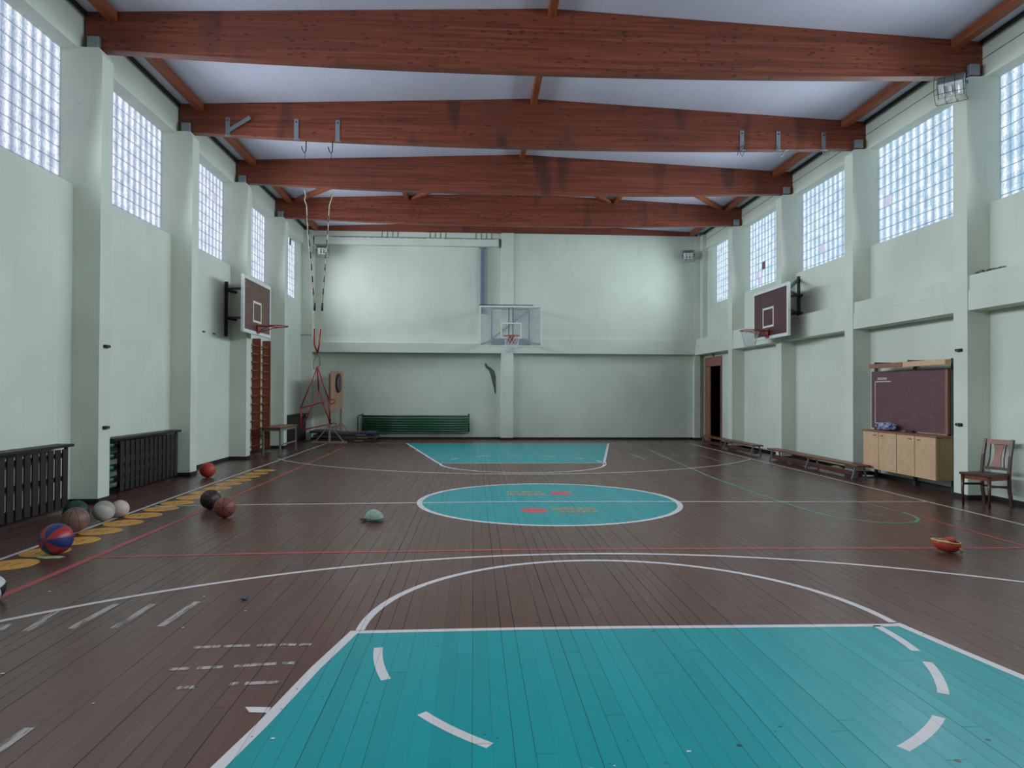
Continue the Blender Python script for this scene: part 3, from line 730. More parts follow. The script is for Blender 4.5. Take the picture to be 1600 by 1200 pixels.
# ------------------------------------------------------------------ basketball hoops
def net_mb(cx, cy, z, r0, r1, h, n=12, rows=5):
    b = MB()
    for s in (1, -1):
        for k in range(n):
            pts = []
            for j in range(rows * 2 + 1):
                f = j / (rows * 2); a = 2 * PI * (k + s * f * rows * .5) / n; r = r0 + (r1 - r0) * (f ** .7)
                pts.append((cx + r * math.cos(a), cy + r * math.sin(a), z - h * f))
            b.tube(pts, .004, 4)
    return b
def rim_parts(t, cx, cy, z, back, mat):
    b = MB(); b.tube([(cx + .225 * math.cos(a), cy + .225 * math.sin(a), z) for a in (2 * PI * k / 32 for k in range(32))], .012, 8, closed=True)
    d = Vector((back[0] - cx, back[1] - cy, 0)); L = d.length; d.normalize(); s = Vector((-d.y, d.x, 0))
    base = Vector((back[0], back[1], z))
    for q in (-1, 1):
        e = Vector((cx, cy, z)) + d * .20 + s * q * .10
        b.tube([e, base + s * q * .06], .012, 8); b.tube([Vector((cx, cy, z)) + s * q * .22, Vector((cx, cy, z)) + d * .16 + s * q * .2 + Vector((0, 0, -.03)), base + s * q * .05 + Vector((0, 0, -.14))], .010, 8)
    b.build('rim', mat, t)
    p = MB(); c = base - d * .012; w = s * .075
    p.beam(c + Vector((0, 0, .03)), c + Vector((0, 0, -.17)), .15, .02, upv=d); p.build('rim_plate', mat, t)
def side_hoop(name, xb, ya, yb, z0, z1, sgn, face, rim_y, xr, label, netted, wall_x):
    t = thing(name, (xb, (ya + yb) / 2, z0), label, 'basketball hoop')
    th = .035; xo = xb - sgn * 0; xs = sorted((xb, xb + sgn * th))
    b = MB(); b.box(xs[0], xs[1], ya + .07, yb - .07, z0 + .07, z1 - .07); b.build('board', face, t)
    b = MB(); xf = sorted((xb - sgn * .012, xb + sgn * (th + .01)))
    b.box(xf[0], xf[1], ya, yb, z0, z0 + .07); b.box(xf[0], xf[1], ya, yb, z1 - .07, z1); b.box(xf[0], xf[1], ya, ya + .07, z0 + .07, z1 - .07); b.box(xf[0], xf[1], yb - .07, yb, z0 + .07, z1 - .07)
    b.build('board_border', M['white_paint'], t)
    b = MB(); xq = sorted((xb - sgn * .006, xb + sgn * .004)); ym = rim_y; za, zb2 = z0 + .27, z0 + .74; w = .30; e = .045
    b.box(xq[0], xq[1], ym - w, ym + w, za, za + e); b.box(xq[0], xq[1], ym - w, ym + w, zb2 - e, zb2); b.box(xq[0], xq[1], ym - w, ym - w + e, za + e, zb2 - e); b.box(xq[0], xq[1], ym + w - e, ym + w, za + e, zb2 - e)
    b.build('target_square', M['white_paint'], t)
    rim_parts(t, xr, rim_y, 3.03, (xb - sgn * .02, rim_y), M['orange_metal'])
    if netted: net_mb(xr, rim_y, 3.02, .22, .11, .40).build('net', M['net'], t)
    return t
t = side_hoop('basketball_hoop', -4.88, 14.90, 16.86, 2.83, 4.05, -1, M['backboard_wood'], 15.86, -4.42, 'side basketball hoop on the left wall, brown plank backboard, bare rim', False, WL)
b = MB(); b.beam((WL + .03, 15.70, 2.78), (WL + .03, 15.70, 4.00), .07, .05); b.build('mount_post', M['black_metal'], t)
for zz in (3.83, 3.20):
    b = MB(); b.beam((WL + .05, 15.70, zz), (-4.93, 15.02, zz - .07), .035, .05); b.build('bracket_arm', M['black_metal'], t)
    b = MB(); b.beam((WL, 15.9, zz), (-4.93, 16.6, zz - .07), .035, .05); b.build('bracket_arm', M['black_metal'], t)
t = side_hoop('basketball_hoop', 6.90, 14.80, 16.70, 2.84, 4.02, 1, M['backboard_maroon'], 15.85, 6.46, 'side basketball hoop on the right wall, maroon backboard, white net', True, WR)
b = MB(); b.beam((WR - .03, 15.85, 3.38), (WR - .03, 15.85, 4.32), .06, .05); b.beam((WR - .04, 15.85, 4.24), (6.95, 14.98, 3.86), .05, .06); b.build('mount_post', M['dark_green_metal'], t)
for zz in (3.86, 3.44):
    for ya, yb_ in ((15.85, 14.98), (15.7, 16.5)):
        b = MB(); b.beam((WR, ya, zz), (6.95, yb_, zz), .04, .05); b.build('bracket_arm', M['dark_green_metal'], t)
# hoop on the far wall: clear board on a long bracket
t = thing('basketball_hoop', (1.05, 19.7, 2.86), 'main basketball hoop at the far wall, clear board, white net', 'basketball hoop')
x0, x1, z0, z1, yb = .15, 1.95, 2.86, 4.03, 19.7
b = MB(); b.box(x0 + .04, x1 - .04, yb, yb + .012, z0 + .04, z1 - .04); b.build('clear_board', M['clear_board'], t)
b = MB()
for r in ((x0, x1, z0, z0 + .045), (x0, x1, z1 - .045, z1), (x0, x0 + .045, z0 + .045, z1 - .045), (x1 - .045, x1, z0 + .045, z1 - .045)): b.box(r[0], r[1], yb - .012, yb + .03, r[2], r[3])
b.build('board_frame', M['white_paint'], t)
b = MB()
for r in ((.76, 1.36, 3.09, 3.13), (.76, 1.36, 3.51, 3.55), (.76, .80, 3.13, 3.51), (1.32, 1.36, 3.13, 3.51)): b.box(r[0], r[1], yb - .006, yb - .001, r[2], r[3])
b.build('target_square', M['white_paint'], t)
b = MB(); b.box(.985, 1.015, yb + .03, yb + .06, 3.0, 3.99); b.box(1.10, 1.13, yb + .03, yb + .06, 3.0, 3.99); b.build('stiffener', M['black_metal'], t)
rim_parts(t, 1.06, 19.32, 3.14, (1.06, 19.69), M['orange_metal'])
net_mb(1.06, 19.32, 3.13, .22, .16, .46).build('net', M['net'], t)
b = MB(); yw = YB - .03
for a, c in (((.58, yw, 3.18), (.58, yw, 4.28)), ((1.80, yw, 3.10), (1.80, yw, 4.28)), ((.58, yw, 4.28), (1.80, yw, 4.28)), ((.58, yw, 3.18), (1.80, yw, 3.10)), ((.60, yw, 3.3), (1.76, yw, 4.2))): b.beam(a, c, .045, .045)
b.box(.55, 1.85, yw - .02, YB, 3.12, 3.30)
b.build('wall_frame', M['galv'], t)
for a, c in (((.58, yw, 4.26), (.20, yb + .05, 4.0)), ((1.80, yw, 4.26), (1.90, yb + .05, 4.0)), ((.60, yw, 3.24), (.20, yb + .05, 2.92)), ((1.80, yw, 3.16), (1.90, yb + .05, 2.94))):
    b = MB(); b.beam(a, c, .04, .05); b.build('bracket_arm', M['duct'], t)
b = MB(); b.box(.14, 1.7, yb + .03, yb + .05, 4.045, 4.065); b.build('top_rail', M['black_metal'], t)
# steel post beside it
t = thing('steel_post', (.265, 22.78, 4.15), 'blue-grey steel post on the recessed far wall, above the clear backboard', 'post')
b = MB(); b.bbox(.20, .34, 22.76, 22.855, 4.15, 6.30, .006); b.box(.25, .29, 22.75, 22.765, 4.2, 6.28); b.build('channel', M['duct'], t)
b = MB(); b.box(.17, .37, 22.765, 22.855, 6.30, 6.335); b.build('head_plate', M['duct'], t)

# ------------------------------------------------------------------ caged floodlights
def floodlight(loc, rz, tilt, label, arm=.42):
    t = thing('floodlight', loc, label, 'floodlight', 'caged floodlights'); t.rotation_euler = (tilt, 0, rz)
    def B(mb, n, m): mb.build(n, M[m], t, world=False)
    b = MB(); b.prism([(-.09, -.11), (.10, -.15), (.10, .15), (-.09, .11)], 'x', -.17, .17); B(b, 'housing', 'galv')
    b = MB(); b.box(-.15, .15, -.105, -.096, -.10, .10); B(b, 'reflector', 'white_paint')
    for x in (-.09, 0, .09):
        b = MB(); b.tube([(x, -.125, -.07), (x, -.125, .07)], .022, 10); B(b, 'bulb', 'white_paint')
    b = MB()
    for x in (-.19, -.06, .07, .2): b.tube([(x, .05, -.20), (x, -.12, -.19), (x, -.22, -.1), (x, -.24, 0), (x, -.22, .1), (x, -.12, .19), (x, .05, .20)], .004, 5)
    for z in (-.19, 0, .19): b.tube([(-.19, -.12 if z else -.24, z), (.2, -.12 if z else -.24, z)], .004, 5)
    B(b, 'wire_cage', 'black_metal')
    b = MB(); b.beam((-.2, .12, 0), (.2, .12, 0), .03, .05); b.beam((0, .12, 0), (0, arm, -math.tan(tilt) * (arm - .12)), .04, .04); B(b, 'bracket', 'galv')
    return t
floodlight((-4.86, 22.42, 6.07), .25, .35, 'caged floodlight in the far left corner under the lintel')
floodlight((7.02, 22.3, 6.07), -.3, .35, 'caged floodlight in the far right corner')
floodlight((6.98, 9.72, 6.07), -.75, .6, 'caged floodlight at the top of the nearest right column', .62)

# ------------------------------------------------------------------ left side furniture
def radiator_cover(y0, y1, xf, label, hollow=0.0):
    t = thing('radiator_cover', (xf, (y0 + y1) / 2, 0), label, 'radiator cover', 'slatted radiator covers')
    b = MB(); b.bbox(WL + .005, xf + .03, y0 - hollow, y1 + .06, .825, .86, .006); b.build('top_board', M['slat'], t)
    n = round((y1 - y0) / .155); p = (y1 - y0) / n
    for i in range(n):
        b = MB(); ys = y0 + i * p; b.bbox(xf - .02, xf, ys + .01, ys + p - .035, .035 + .01 * random.random(), .80, .004); b.build('slat', M['slat'], t)
    b = MB()
    for zz in (.13, .42, .72): b.box(xf - .045, xf - .02, y0, y1, zz - .03, zz + .03)
    b.build('cross_rail', M['slat'], t)
    for ye in (y0, y1 - .04): b = MB(); b.box(xf - .05, xf - .02, ye, ye + .04, 0, .825); b.build('end_post', M['slat'], t)
def radiator_inside(y0, y1, label):
    t = thing('radiator', (WL + .07, (y0 + y1) / 2, .15), label, 'radiator', 'wall radiators behind slatted covers')
    for zz in (.22, .40, .58, .74):
        b = MB(); b.tube([(WL + .07, y0, zz), (WL + .07, y1, zz)], .045, 10); b.build('pipe', M['green_metal'], t)
    b = MB()
    for y in (y0, y1): b.tube([(WL + .07, y, .15), (WL + .07, y, .78)], .04, 8)
    b.build('header_pipe', M['green_metal'], t)
radiator_cover(7.16, 9.46, -5.33, 'dark brown slatted radiator cover at the left edge of the view')
radiator_cover(10.78, 12.84, -5.33, 'dark brown slatted radiator cover between the first two left columns', .25)
radiator_cover(20.05, 22.40, -5.33, 'dark slatted radiator cover in the far left corner')
radiator_inside(10.30, 12.7, 'green pipe radiator behind the middle slatted cover')
# wall bars
t = thing('climbing_bars', (-5.42, 17.55, 0), 'reddish-brown wooden wall bars between left columns', 'wall bars')
for y in (16.62, 17.62, 18.46):
    b = MB(); b.bbox(WL + .01, -5.33, y, y + .035, .07, 2.88, .004); b.build('upright', M['ladder'], t)
for i in range(13):
    zz = .22 + i * .205
    for (ya, yb) in ((16.655, 17.62), (17.655, 18.46)):
        b = MB(); b.tube([(-5.37, ya, zz), (-5.37, yb, zz)], .019, 8); b.build('rung', M['ladder'], t)
# small table
t = thing('side_table', (-4.9, 17.85, 0), 'small grey-green wooden table beside the wall bars', 'table')
b = MB(); b.bbox(-5.15, -4.66, 17.05, 18.70, .655, .685, .006); b.build('table_top', M['bench'], t)
b = MB(); b.box(-5.12, -4.70, 17.12, 17.15, .59, .655); b.box(-5.12, -4.70, 18.60, 18.63, .59, .655); b.box(-4.72, -4.69, 17.12, 18.63, .59, .655); b.box(-5.13, -5.10, 17.12, 18.63, .59, .655); b.build('apron', M['grey_table'], t)
for x in (-5.10, -4.70):
    for y in (17.13, 18.61):
        b = MB(); b.bbox(x - .022, x + .022, y - .022, y + .022, 0, .60, .004); b.build('leg', M['grey_table'], t)
b = MB(); b.beam((-4.70, 17.13, .25), (-4.70, 18.61, .25), .025, .035); b.build('stretcher', M['grey_table'], t)
# green pipe radiator on the far wall
t = thing('pipe_radiator', (-1.9, 22.74, .2), 'long dark green pipe radiator on the far wall', 'radiator')
for k in range(7):
    zz = .29 + k * .078
    b = MB(); b.tube([(-3.60, 22.74, zz), (-.15, 22.74, zz)], .034, 10); b.build('pipe', M['green_metal'], t)
for x in (-3.60, -.15):
    b = MB(); b.tube([(x, 22.74, .25), (x, 22.74, .84)], .030, 10); b.build('header_pipe', M['green_metal'], t)
b = MB(); b.tube([(-3.60, 22.74, .79), (-3.70, 22.74, .79), (-3.76, 22.74, .73), (-3.76, 22.74, .05)], .018, 8); b.tube([(-.15, 22.74, .28), (-.17, 22.74, .22), (-.24, 22.74, .20), (-3.76, 22.74, .20)], .016, 8); b.build('feed_pipe', M['green_metal'], t)
b = MB()
for x in (-2.8, -1.2): b.box(x - .02, x + .02, 22.70, 22.86, .18, .26)
b.build('wall_clip', M['green_metal'], t)
# mats
def gym_mat(label, x0, x1, y0, y1, z0, th, top, side, droop=.0):
    t = thing('gym_mat', ((x0 + x1) / 2, (y0 + y1) / 2, z0), label, 'mat', 'gym mats stacked by the far wall')
    n = 14; b = MB(); V = []
    for i in range(n + 1):
        x = x0 + (x1 - x0) * i / n; f = i / n
        dz = .05 * (1 - f) ** 2 + .022 * math.sin(f * 8 + .5) + .02
        V.append((x, dz))
    for lay, (za, zb, mi) in enumerate(((0, th * .82, 0), (th * .82, th, 1))):
        for i in range(n):
            xa, da = V[i]; xb, db = V[i + 1]
            da = max(da, 0) * droop; db = max(db, 0) * droop
            vs = [b.bm.verts.new(p) for p in ((xa, y0, z0 + da + za), (xb, y0, z0 + db + za), (xb, y1, z0 + db + za), (xa, y1, z0 + da + za), (xa, y0, z0 + da + zb), (xb, y0, z0 + db + zb), (xb, y1, z0 + db + zb), (xa, y1, z0 + da + zb))]
            for q in ((0, 3, 2, 1), (4, 5, 6, 7), (0, 1, 5, 4), (1, 2, 6, 5), (2, 3, 7, 6), (3, 0, 4, 7)): b.face([vs[k] for k in q], mi)
    b.build('mat_body', [side, top], t)
    b = MB(); b.box(x1 - .55, x1 - .25, y0 - .012, y0 - .002, z0 + th * .3, z0 + th * .5); b.build('handle', M['rope'], t)
gym_mat('dark blue gym mat on the floor, lowest of the stack by the far wall', -4.85, -3.12, 21.5, 22.42, .005, .09, M['mat_brown'], M['mat_dark'], .0)
gym_mat('blue-edged gym mat in the middle of the stack', -4.9, -3.0, 21.48, 22.40, .10, .09, M['mat_blue'], M['mat_brown'], .5)
gym_mat('brown-topped blue gym mat lying on top of the stack', -5.0, -3.05, 21.46, 22.38, .195, .075, M['mat_brown'], M['mat_blue'], 1.0)
# dartboard stand
t = thing('dartboard_stand', (-4.2, 21.9, 0), 'plywood panel on a wooden stand in front of the far wall', 'stand')
ax, ay, bx_, by = -4.31, 21.15, -4.23, 22.60
b = MB(); b.beam((ax, ay, 1.60), (bx_, by, 1.60), .02, 1.19); b.build('panel', M['plywood'], t)
for (x, y) in ((ax - .045, ay + .09), (bx_ - .05, by + .02)):
    b = MB(); b.bbox(x - .03, x + .03, y - .025, y + .025, .05, 2.1 if y < 22 else 2.0, .004); b.build('post', M['pale_wood'], t)
    b = MB(); b.bbox(x - .52, x + .52, y - .03, y + .03, 0, .05, .004); b.build('foot', M['pale_wood'], t)
    for s in (-1, 1):
        b = MB(); b.beam((x + s * .42, y, .04), (x + s * .02, y, .52), .03, .03); b.build('brace', M['pale_wood'], t)
t = thing('dartboard', (-4.18, 22.0, 1.62), 'round black dartboard mounted on the plywood panel', 'dartboard')
dirv = Vector((bx_ - ax, by - ay, 0)).normalized(); nrm = Vector((dirv.y, -dirv.x, 0))
cpt = Vector((ax, ay, 0)) + dirv * .80 + Vector((0, 0, 1.82)) + nrm * .035
Mx = Matrix((( dirv.x, 0, nrm.x), (dirv.y, 0, nrm.y), (0, 1, 0))).to_4x4()
t.location = cpt
b = MB(); b.lathe([(.28, -.02), (.30, -.02), (.30, .02), (.27, .025)], (0, 0, 0), 28, M=Mx); b.build('rim', M['ink'], t, world=False)
b = MB(); b.lathe([(.20, .024), (.20, .030)], (0, 0, 0), 28, M=Mx); b.build('target_face', M['galv'], t, world=False)
b = MB()
for k in range(10):
    a = PI * 2 * k / 10; b.tube([Mx @ Vector((.03 * math.cos(a), .03 * math.sin(a), .032)), Mx @ Vector((.2 * math.cos(a), .2 * math.sin(a), .032))], .008, 4)
b.build('wire', M['ink'], t, world=False)

# ------------------------------------------------------------------ right side furniture
def gym_bench(x0, x1, y0, y1, label):
    t = thing('gym_bench', ((x0 + x1) / 2, (y0 + y1) / 2, 0), label, 'bench', 'low gym benches along the right wall')
    b = MB(); b.bbox(x0, x1, y0, y1, .235, .27, .008); b.build('seat_board', M['bench'], t)
    b = MB(); b.bbox(x0 + .08, x0 + .18, y0 + .12, y1 - .12, .045, .12, .008); b.build('balance_beam', M['bench_low'], t)
    for y in (y0 + .16, (y0 + y1) / 2, y1 - .16):
        b = MB(); b.beam((x0 + .07, y, .235), (x0 + .0, y, .0), .022, .03); b.beam((x1 - .05, y, .235), (x1 + .0, y, .0), .022, .03); b.beam((x0 + .02, y, .045), (x1 - .02, y, .045), .02, .02)
        b.build('leg_frame', M['galv'], t)
gym_bench(6.93, 7.20, 12.15, 16.0, 'long low brown wooden bench ending beside the cabinets')
gym_bench(6.95, 7.22, 16.85, 20.9, 'long low brown wooden bench running to the doorway')
o = MB().bbox(7.32, 7.50, 15.2, 15.55, 0.0, .17, .01).build('wood_block', M['bench_low']); tag(o, 'dark red wooden block under the nearer bench', 'block')
b = MB()
rn = random.Random(3)
bb = bmesh.new(); bmesh.ops.create_icosphere(bb, subdivisions=3, radius=1)
for v in bb.verts: v.co = Vector((v.co.x * .10, v.co.y * .16, max(v.co.z, -.6) * .05)) * (1 + .25 * math.sin(v.co.x * 7 + v.co.y * 5)) + Vector((7.40, 13.75, .035))
b.merge(bb, 0, True); o = b.build('crumpled_cloth', M['yellow_band']); tag(o, 'beige crumpled cloth on the floor behind the nearer bench', 'cloth')
b = MB(); b.lathe([(.03, .0), (.085, .002), (.10, .02), (.105, .028), (.09, .028), (.07, .012), (.02, .01)], (7.42, 12.62, .001), 24); o = b.build('saucer', M['white_paint']); tag(o, 'small white dish on the floor at the end of the nearer bench', 'dish')
# doorway
D = bpy.data.objects.new('door_1', None); C.objects.link(D); D['kind'] = 'structure'; D.location = (WR, 21.5, 0)
b = MB(); b.box(WR - .03, WR + .30, 20.93, 21.0, 0, 2.44); b.box(WR - .03, WR + .30, 21.95, 22.40, 0, 2.44); b.box(WR - .03, WR + .30, 20.93, 22.40, 2.42, 2.72); b.build('door_frame', M['door_wood'], D)
b = MB(); b.box(WR - .042, WR - .03, 22.38, 22.42, 0, 2.72); b.build('door_stop', M['pale_wood'], D)
b = MB(); b.box(WR + .30, WR + .36, 20.8, 22.5, -.05, 2.8); b.build('darkness_panel', M['doorway_darkness'], D)  # flat panel closing the doorway; the unlit darkness is its near-black colour
b = MB(); b.box(WR - .06, WR + .01, 21.62, 21.76, 2.74, 2.84); b.box(WR - .04, WR + .0, 21.66, 21.72, 2.73, 2.88); o = b.build('door_sensor', M['galv']); tag(o, 'small grey sensor box above the doorway', 'sensor')

# wall cabinets
t = thing('storage_cabinet', (7.42, 11.48, .2), 'light wood four-door cabinet under the chalkboard', 'cabinet')
xf = 7.25
b = MB(); b.box(xf + .02, 7.535, 10.47, 12.50, .21, .88); b.build('body', M['cabinet_side'], t)
b = MB(); b.bbox(xf - .012, 7.535, 10.45, 12.52, .88, .905, .004); b.build('top_panel', M['door_wood'], t)
ys = [12.50, 12.02, 11.49, 11.0, 10.475]
for i in range(4):
    ya, yb = ys[i + 1] + .008, ys[i] - .008
    b = MB(); b.bbox(xf - .0, xf + .018, ya, yb, .205, .875, .003); d = b.build('door', M['cabinet'], t)
    hy = (ya + .06) if i % 2 == 0 else (yb - .14)
    b = MB(); b.box(xf - .012, xf, hy, hy + .08, .815, .825); h = b.build('handle', M['cabinet_dark'], None)
    h.parent = d; h.location = -Vector(t.location)
    reg(d, h)
b = MB()
for y in (11.49, ): b.box(xf + .003, xf + .021, y - .012, y + .012, .205, .875)
b.build('centre_strip', M['cabinet_dark'], t)
# chalkboard with its posts
t = thing('chalkboard', (7.55, 11.65, 0), 'maroon chalkboard on three floor posts at the right wall', 'chalkboard')
b = MB(); b.box(7.545, 7.565, 10.66, 12.72, .925, 1.985); b.build('writing_surface', M['chalkboard'], t)
b = MB(); b.box(7.535, 7.58, 10.60, 10.66, .0 + .925, 1.985); b.build('edge_post', M['door_wood'], t)
for y in (12.66, 11.50, 10.56):
    b = MB(); b.box(7.575, 7.62, y - .025, y + .025, 0, 2.14); b.build('floor_post', M['dark_green_metal'], t)
b = MB(); b.box(7.537, 7.56, 10.62, 12.55, .905, .925); b.build('chalk_tray', M['pale_wood'], t)
def chalk(pts, w, m, n):
    if n == 'faint_writing' and len(pts) > 1:
        for q in pts: chalk([q], w, m, n)
        return
    b = MB()
    for q in pts:
        for p1, p2 in zip(q, q[1:]): b.beam((7.5435, p1[0], p1[1]), (7.5435, p2[0], p2[1]), .002, w, upv=Vector((0, -(p2[1] - p1[1]), p2[0] - p1[0])).normalized())
    b.build(n, M[m], t)
chalk([[(12.11, 1.79), (12.60, 1.79), (12.60, 1.02), (12.11, 1.02)]], .014, 'chalk', 'chalk_line')
gl = []
for k in range(8):
    y = 12.52 - k * .037; gl += [[(y, 1.82), (y, 1.87)], [(y - .022, 1.82), (y - .022, 1.87)], [(y, 1.845 if k % 2 else 1.87), (y - .022, 1.845 if k % 3 else 1.82)]]
chalk(gl, .007, 'chalk', 'chalk_heading')
chalk([[(12.64, 1.74 - .06 * k), (12.625, 1.715 - .06 * k)] for k in range(12)], .008, 'faint_chalk', 'chalk_tick')
chalk([[(11.75, 1.28), (11.60, 1.66), (11.50, 1.5)], [(11.66, 1.42), (11.52, 1.42)], [(11.40, 1.27), (11.38, 1.6)], [(11.15, 1.68), (11.30, 1.62), (11.28, 1.40), (11.14, 1.36), (11.10, 1.46), (11.25, 1.5)], [(11.9, 1.10), (11.6, 1.09)],
       [(11.15, 1.02), (10.95, 1.18), (11.05, 1.22), (10.9, 1.1), (11.1, 1.08)], [(12.0, 1.55), (11.99, 1.6)], [(11.3, 1.25), (11.1, 1.25)], [(11.0, 1.78), (10.8, 1.8)]], .010, 'faint_chalk', 'faint_writing')
t = thing('board_rail', (7.3, 11.85, 2.03), 'brown wooden box rail above the left half of the chalkboard', 'rail', 'box rails above the chalkboard')
b = MB(); b.bbox(7.29, 7.37, 11.36, 12.36, 2.03, 2.11, .004); b.build('box', M['door_wood'], t)
b = MB(); b.box(7.30, 7.60, 12.18, 12.22, 2.11, 2.135); b.box(7.37, 7.575, 12.18, 12.22, 2.06, 2.08); b.build('bracket', M['black_metal'], t)
t = thing('board_rail', (7.3, 10.85, 2.03), 'pale wooden box rail above the right half of the chalkboard', 'rail', 'box rails above the chalkboard')
b = MB(); b.bbox(7.28, 7.37, 10.30, 11.36, 2.025, 2.11, .004); b.build('box', M['cabinet'], t)
b = MB(); b.box(7.30, 7.60, 11.22, 11.26, 2.11, 2.135); b.box(7.37, 7.575, 11.22, 11.26, 2.06, 2.08); b.build('bracket', M['black_metal'], t)
# things on the cabinet
pk = NT('blue_white_plastic'); pk.col(pk.ramp(pk.noise(pk.obj(), 9, 3, .6), [(.42, lin('#2f3e8c')), (.5, lin('#a8b0c4')), (.62, lin('#8a93a6'))])); pk.rough(.2); M['plastic_pack'] = pk.m
b = MB(); bb = bmesh.new(); bmesh.ops.create_icosphere(bb, subdivisions=4, radius=1)
for v in bb.verts:
    k = 1 + .12 * math.sin(v.co.y * 9 + v.co.z * 4) + .08 * math.sin(v.co.x * 13 + v.co.z * 7)
    v.co = Vector((v.co.x * .10, v.co.y * .26, max(v.co.z, -.75) * .075)) * k + Vector((7.40, 12.02, .977))
b.merge(bb, 0, True); o = b.build('plastic_pack', M['plastic_pack']); tag(o, 'blue and white plastic wrapped pack lying on the cabinet', 'pack')
o = MB().bbox(7.44, 7.50, 11.36, 11.56, .906, .945, .008).build('board_eraser', M['bench_low']); tag(o, 'dark chalkboard eraser on the cabinet top', 'eraser')

# chair
def rotpt(c, a): return lambda x, y, z: (c[0] + x * math.cos(a) - y * math.sin(a), c[1] + x * math.sin(a) + y * math.cos(a), z)
t = thing('wooden_chair', (7.19, 9.34, 0), 'dark brown wooden chair with a slatted back, by the right wall', 'chair'); t.rotation_euler = (0, 0, math.radians(-72))
# local frame: +y towards the back, seat width along x
def CB(mb, n, m): return mb.build(n, M[m], t, world=False)
sw, sd = .21, .20
b = MB(); b.prism([(-sw - .01, -sd - .03), (sw + .01, -sd - .03), (sw - .01, sd), (-sw + .01, sd)], 'z', .435, .465); CB(b, 'seat', 'chair')
b = MB(); b.box(-sw + .03, sw - .03, -sd - .0, -sd + .02, .375, .435); b.box(-sw + .02, -sw + .04, -sd, sd, .375, .435); b.box(sw - .04, sw - .02, -sd, sd, .375, .435); b.box(-sw + .03, sw - .03, sd - .03, sd - .01, .375, .435); CB(b, 'seat_frame', 'chair_slat')
for s in (-1, 1):
    b = MB(); b.tube([(s * (sw - .025), -sd + .005, 0), (s * (sw - .02), -sd - .0, .2), (s * (sw - .022), -sd, .435)], [.014, .018, .024], 8); CB(b, 'leg', 'chair')
    b = MB(); x = s * (sw - .02)
    pts = [(x, sd + .06, 0), (x, sd + .01, .22), (x, sd, .45), (x, sd + .03, .70), (x, sd + .085, .93)]
    for p, q in zip(pts, pts[1:]): b.beam(p, q, .036, .036, upv=Vector((0, 1, 0)))
    CB(b, 'leg', 'chair')
b = MB(); b.prism([(sd + .062, .86), (sd + .085, .86), (sd + .098, .925), (sd + .075, .925)], 'x', -sw + .03, sw - .03); CB(b, 'crest_rail', 'chair_slat')
b = MB(); b.prism([(sd - .005, .50), (sd + .015, .50), (sd + .02, .54), (sd + .0, .54)], 'x', -sw + .03, sw - .03); CB(b, 'lower_rail', 'chair')
b = MB(); pts = []
for i in range(9):
    f = i / 8; z = .53 + .34 * f; w = .075 - .025 * math.sin(PI * f); yy = sd + .008 + .075 * f ** 1.3 + .012 * math.sin(PI * f)
    pts.append((w, yy, z))
for (w0, y0_, z0_), (w1, y1_, z1_) in zip(pts, pts[1:]):
    vs = [b.bm.verts.new(p) for p in ((-w0, y0_, z0_), (w0, y0_, z0_), (w1, y1_, z1_), (-w1, y1_, z1_), (-w0, y0_ + .012, z0_), (w0, y0_ + .012, z0_), (w1, y1_ + .012, z1_), (-w1, y1_ + .012, z1_))]
    for q in ((0, 1, 2, 3), (7, 6, 5, 4), (0, 3, 7, 4), (1, 5, 6, 2)): b.face([vs[k] for k in q])
CB(b, 'back_splat', 'chair_slat')
for s in (-1, 1):
    b = MB(); b.tube([(s * .115, sd + .01, .53), (s * (.098), sd + .035, .66), (s * .108, sd + .075, .87)], .008, 6); CB(b, 'back_spindle', 'chair')
b = MB(); b.beam((-sw + .03, sd + .015, .26), (sw - .03, sd + .015, .26), .018, .025); b.beam((-sw + .02, -sd, .30), (-sw + .02, sd + .01, .28), .018, .03); b.beam((sw - .02, -sd, .30), (sw - .02, sd + .01, .28), .018, .03); CB(b, 'stretcher', 'chair')

# dark clips on the columns
def clip(x, y, z, sgn, label):
    t = thing('column_clip', (x, y, z), label, 'clip', 'dark clips on the front columns')
    b = MB(); xs = sorted((x, x - sgn * .04)); b.bbox(xs[0], xs[1], y - .05, y + .07, z - .022, z + .022, .006); b.build('plate', M['black_metal'], t)
    b = MB(); xx = x - sgn * .045; b.tube([(xx, y + .03 + .03 * math.cos(a), z + .02 * math.sin(a)) for a in (2 * PI * k / 10 for k in range(10))], .005, 5, closed=True); b.build('ring', M['galv'], t)
clip(XL, 10.0, 2.19, -1, 'upper dark clip on the nearest left column'); clip(XL, 10.0, 1.05, -1, 'lower dark clip on the nearest left column')
clip(XR, 10.0, 2.23, 1, 'upper dark clip on the nearest right column'); clip(XR, 10.0, 1.11, 1, 'lower dark clip on the nearest right column')
# wall hooks, thin rail, debris on the ledge
for k, y in enumerate((14.43, 14.99)):
    o = MB().bbox(WL, WL + .03, y, y + .10, 2.77, 2.795, .004).build('coat_hook', M['black_metal']); tag(o, 'tiny dark hook on the left wall, %s one' % ('nearer' if k == 0 else 'farther'), 'hook', 'tiny hooks on the left wall')
b = MB(); b.tube([(WL, 22.46, 3.37), (XL - .02, 22.46, 3.37)], .008, 6); o = b.build('thin_rod', M['cable']); tag(o, 'thin dark rod across the far left corner pilaster', 'rod')
def debris(name, c, sx, sy, sz, n, label):
    rn = random.Random(int(c[1] * 100)); b = MB()
    for i in range(n):
        x = c[0] + rn.gauss(0, sx); y = c[1] + rn.gauss(0, sy); z = c[2]; r = .004 + .014 * rn.random()
        x = min(max(x, c[0] - 2 * sx), c[0] + 2 * sx)
        b.box(x - r, x + r, y - 2 * r, y + 2 * r, z, z + sz * rn.random() + .005)
    o = b.build(name, M['grime']); tag(o, label, 'debris', kind='stuff')
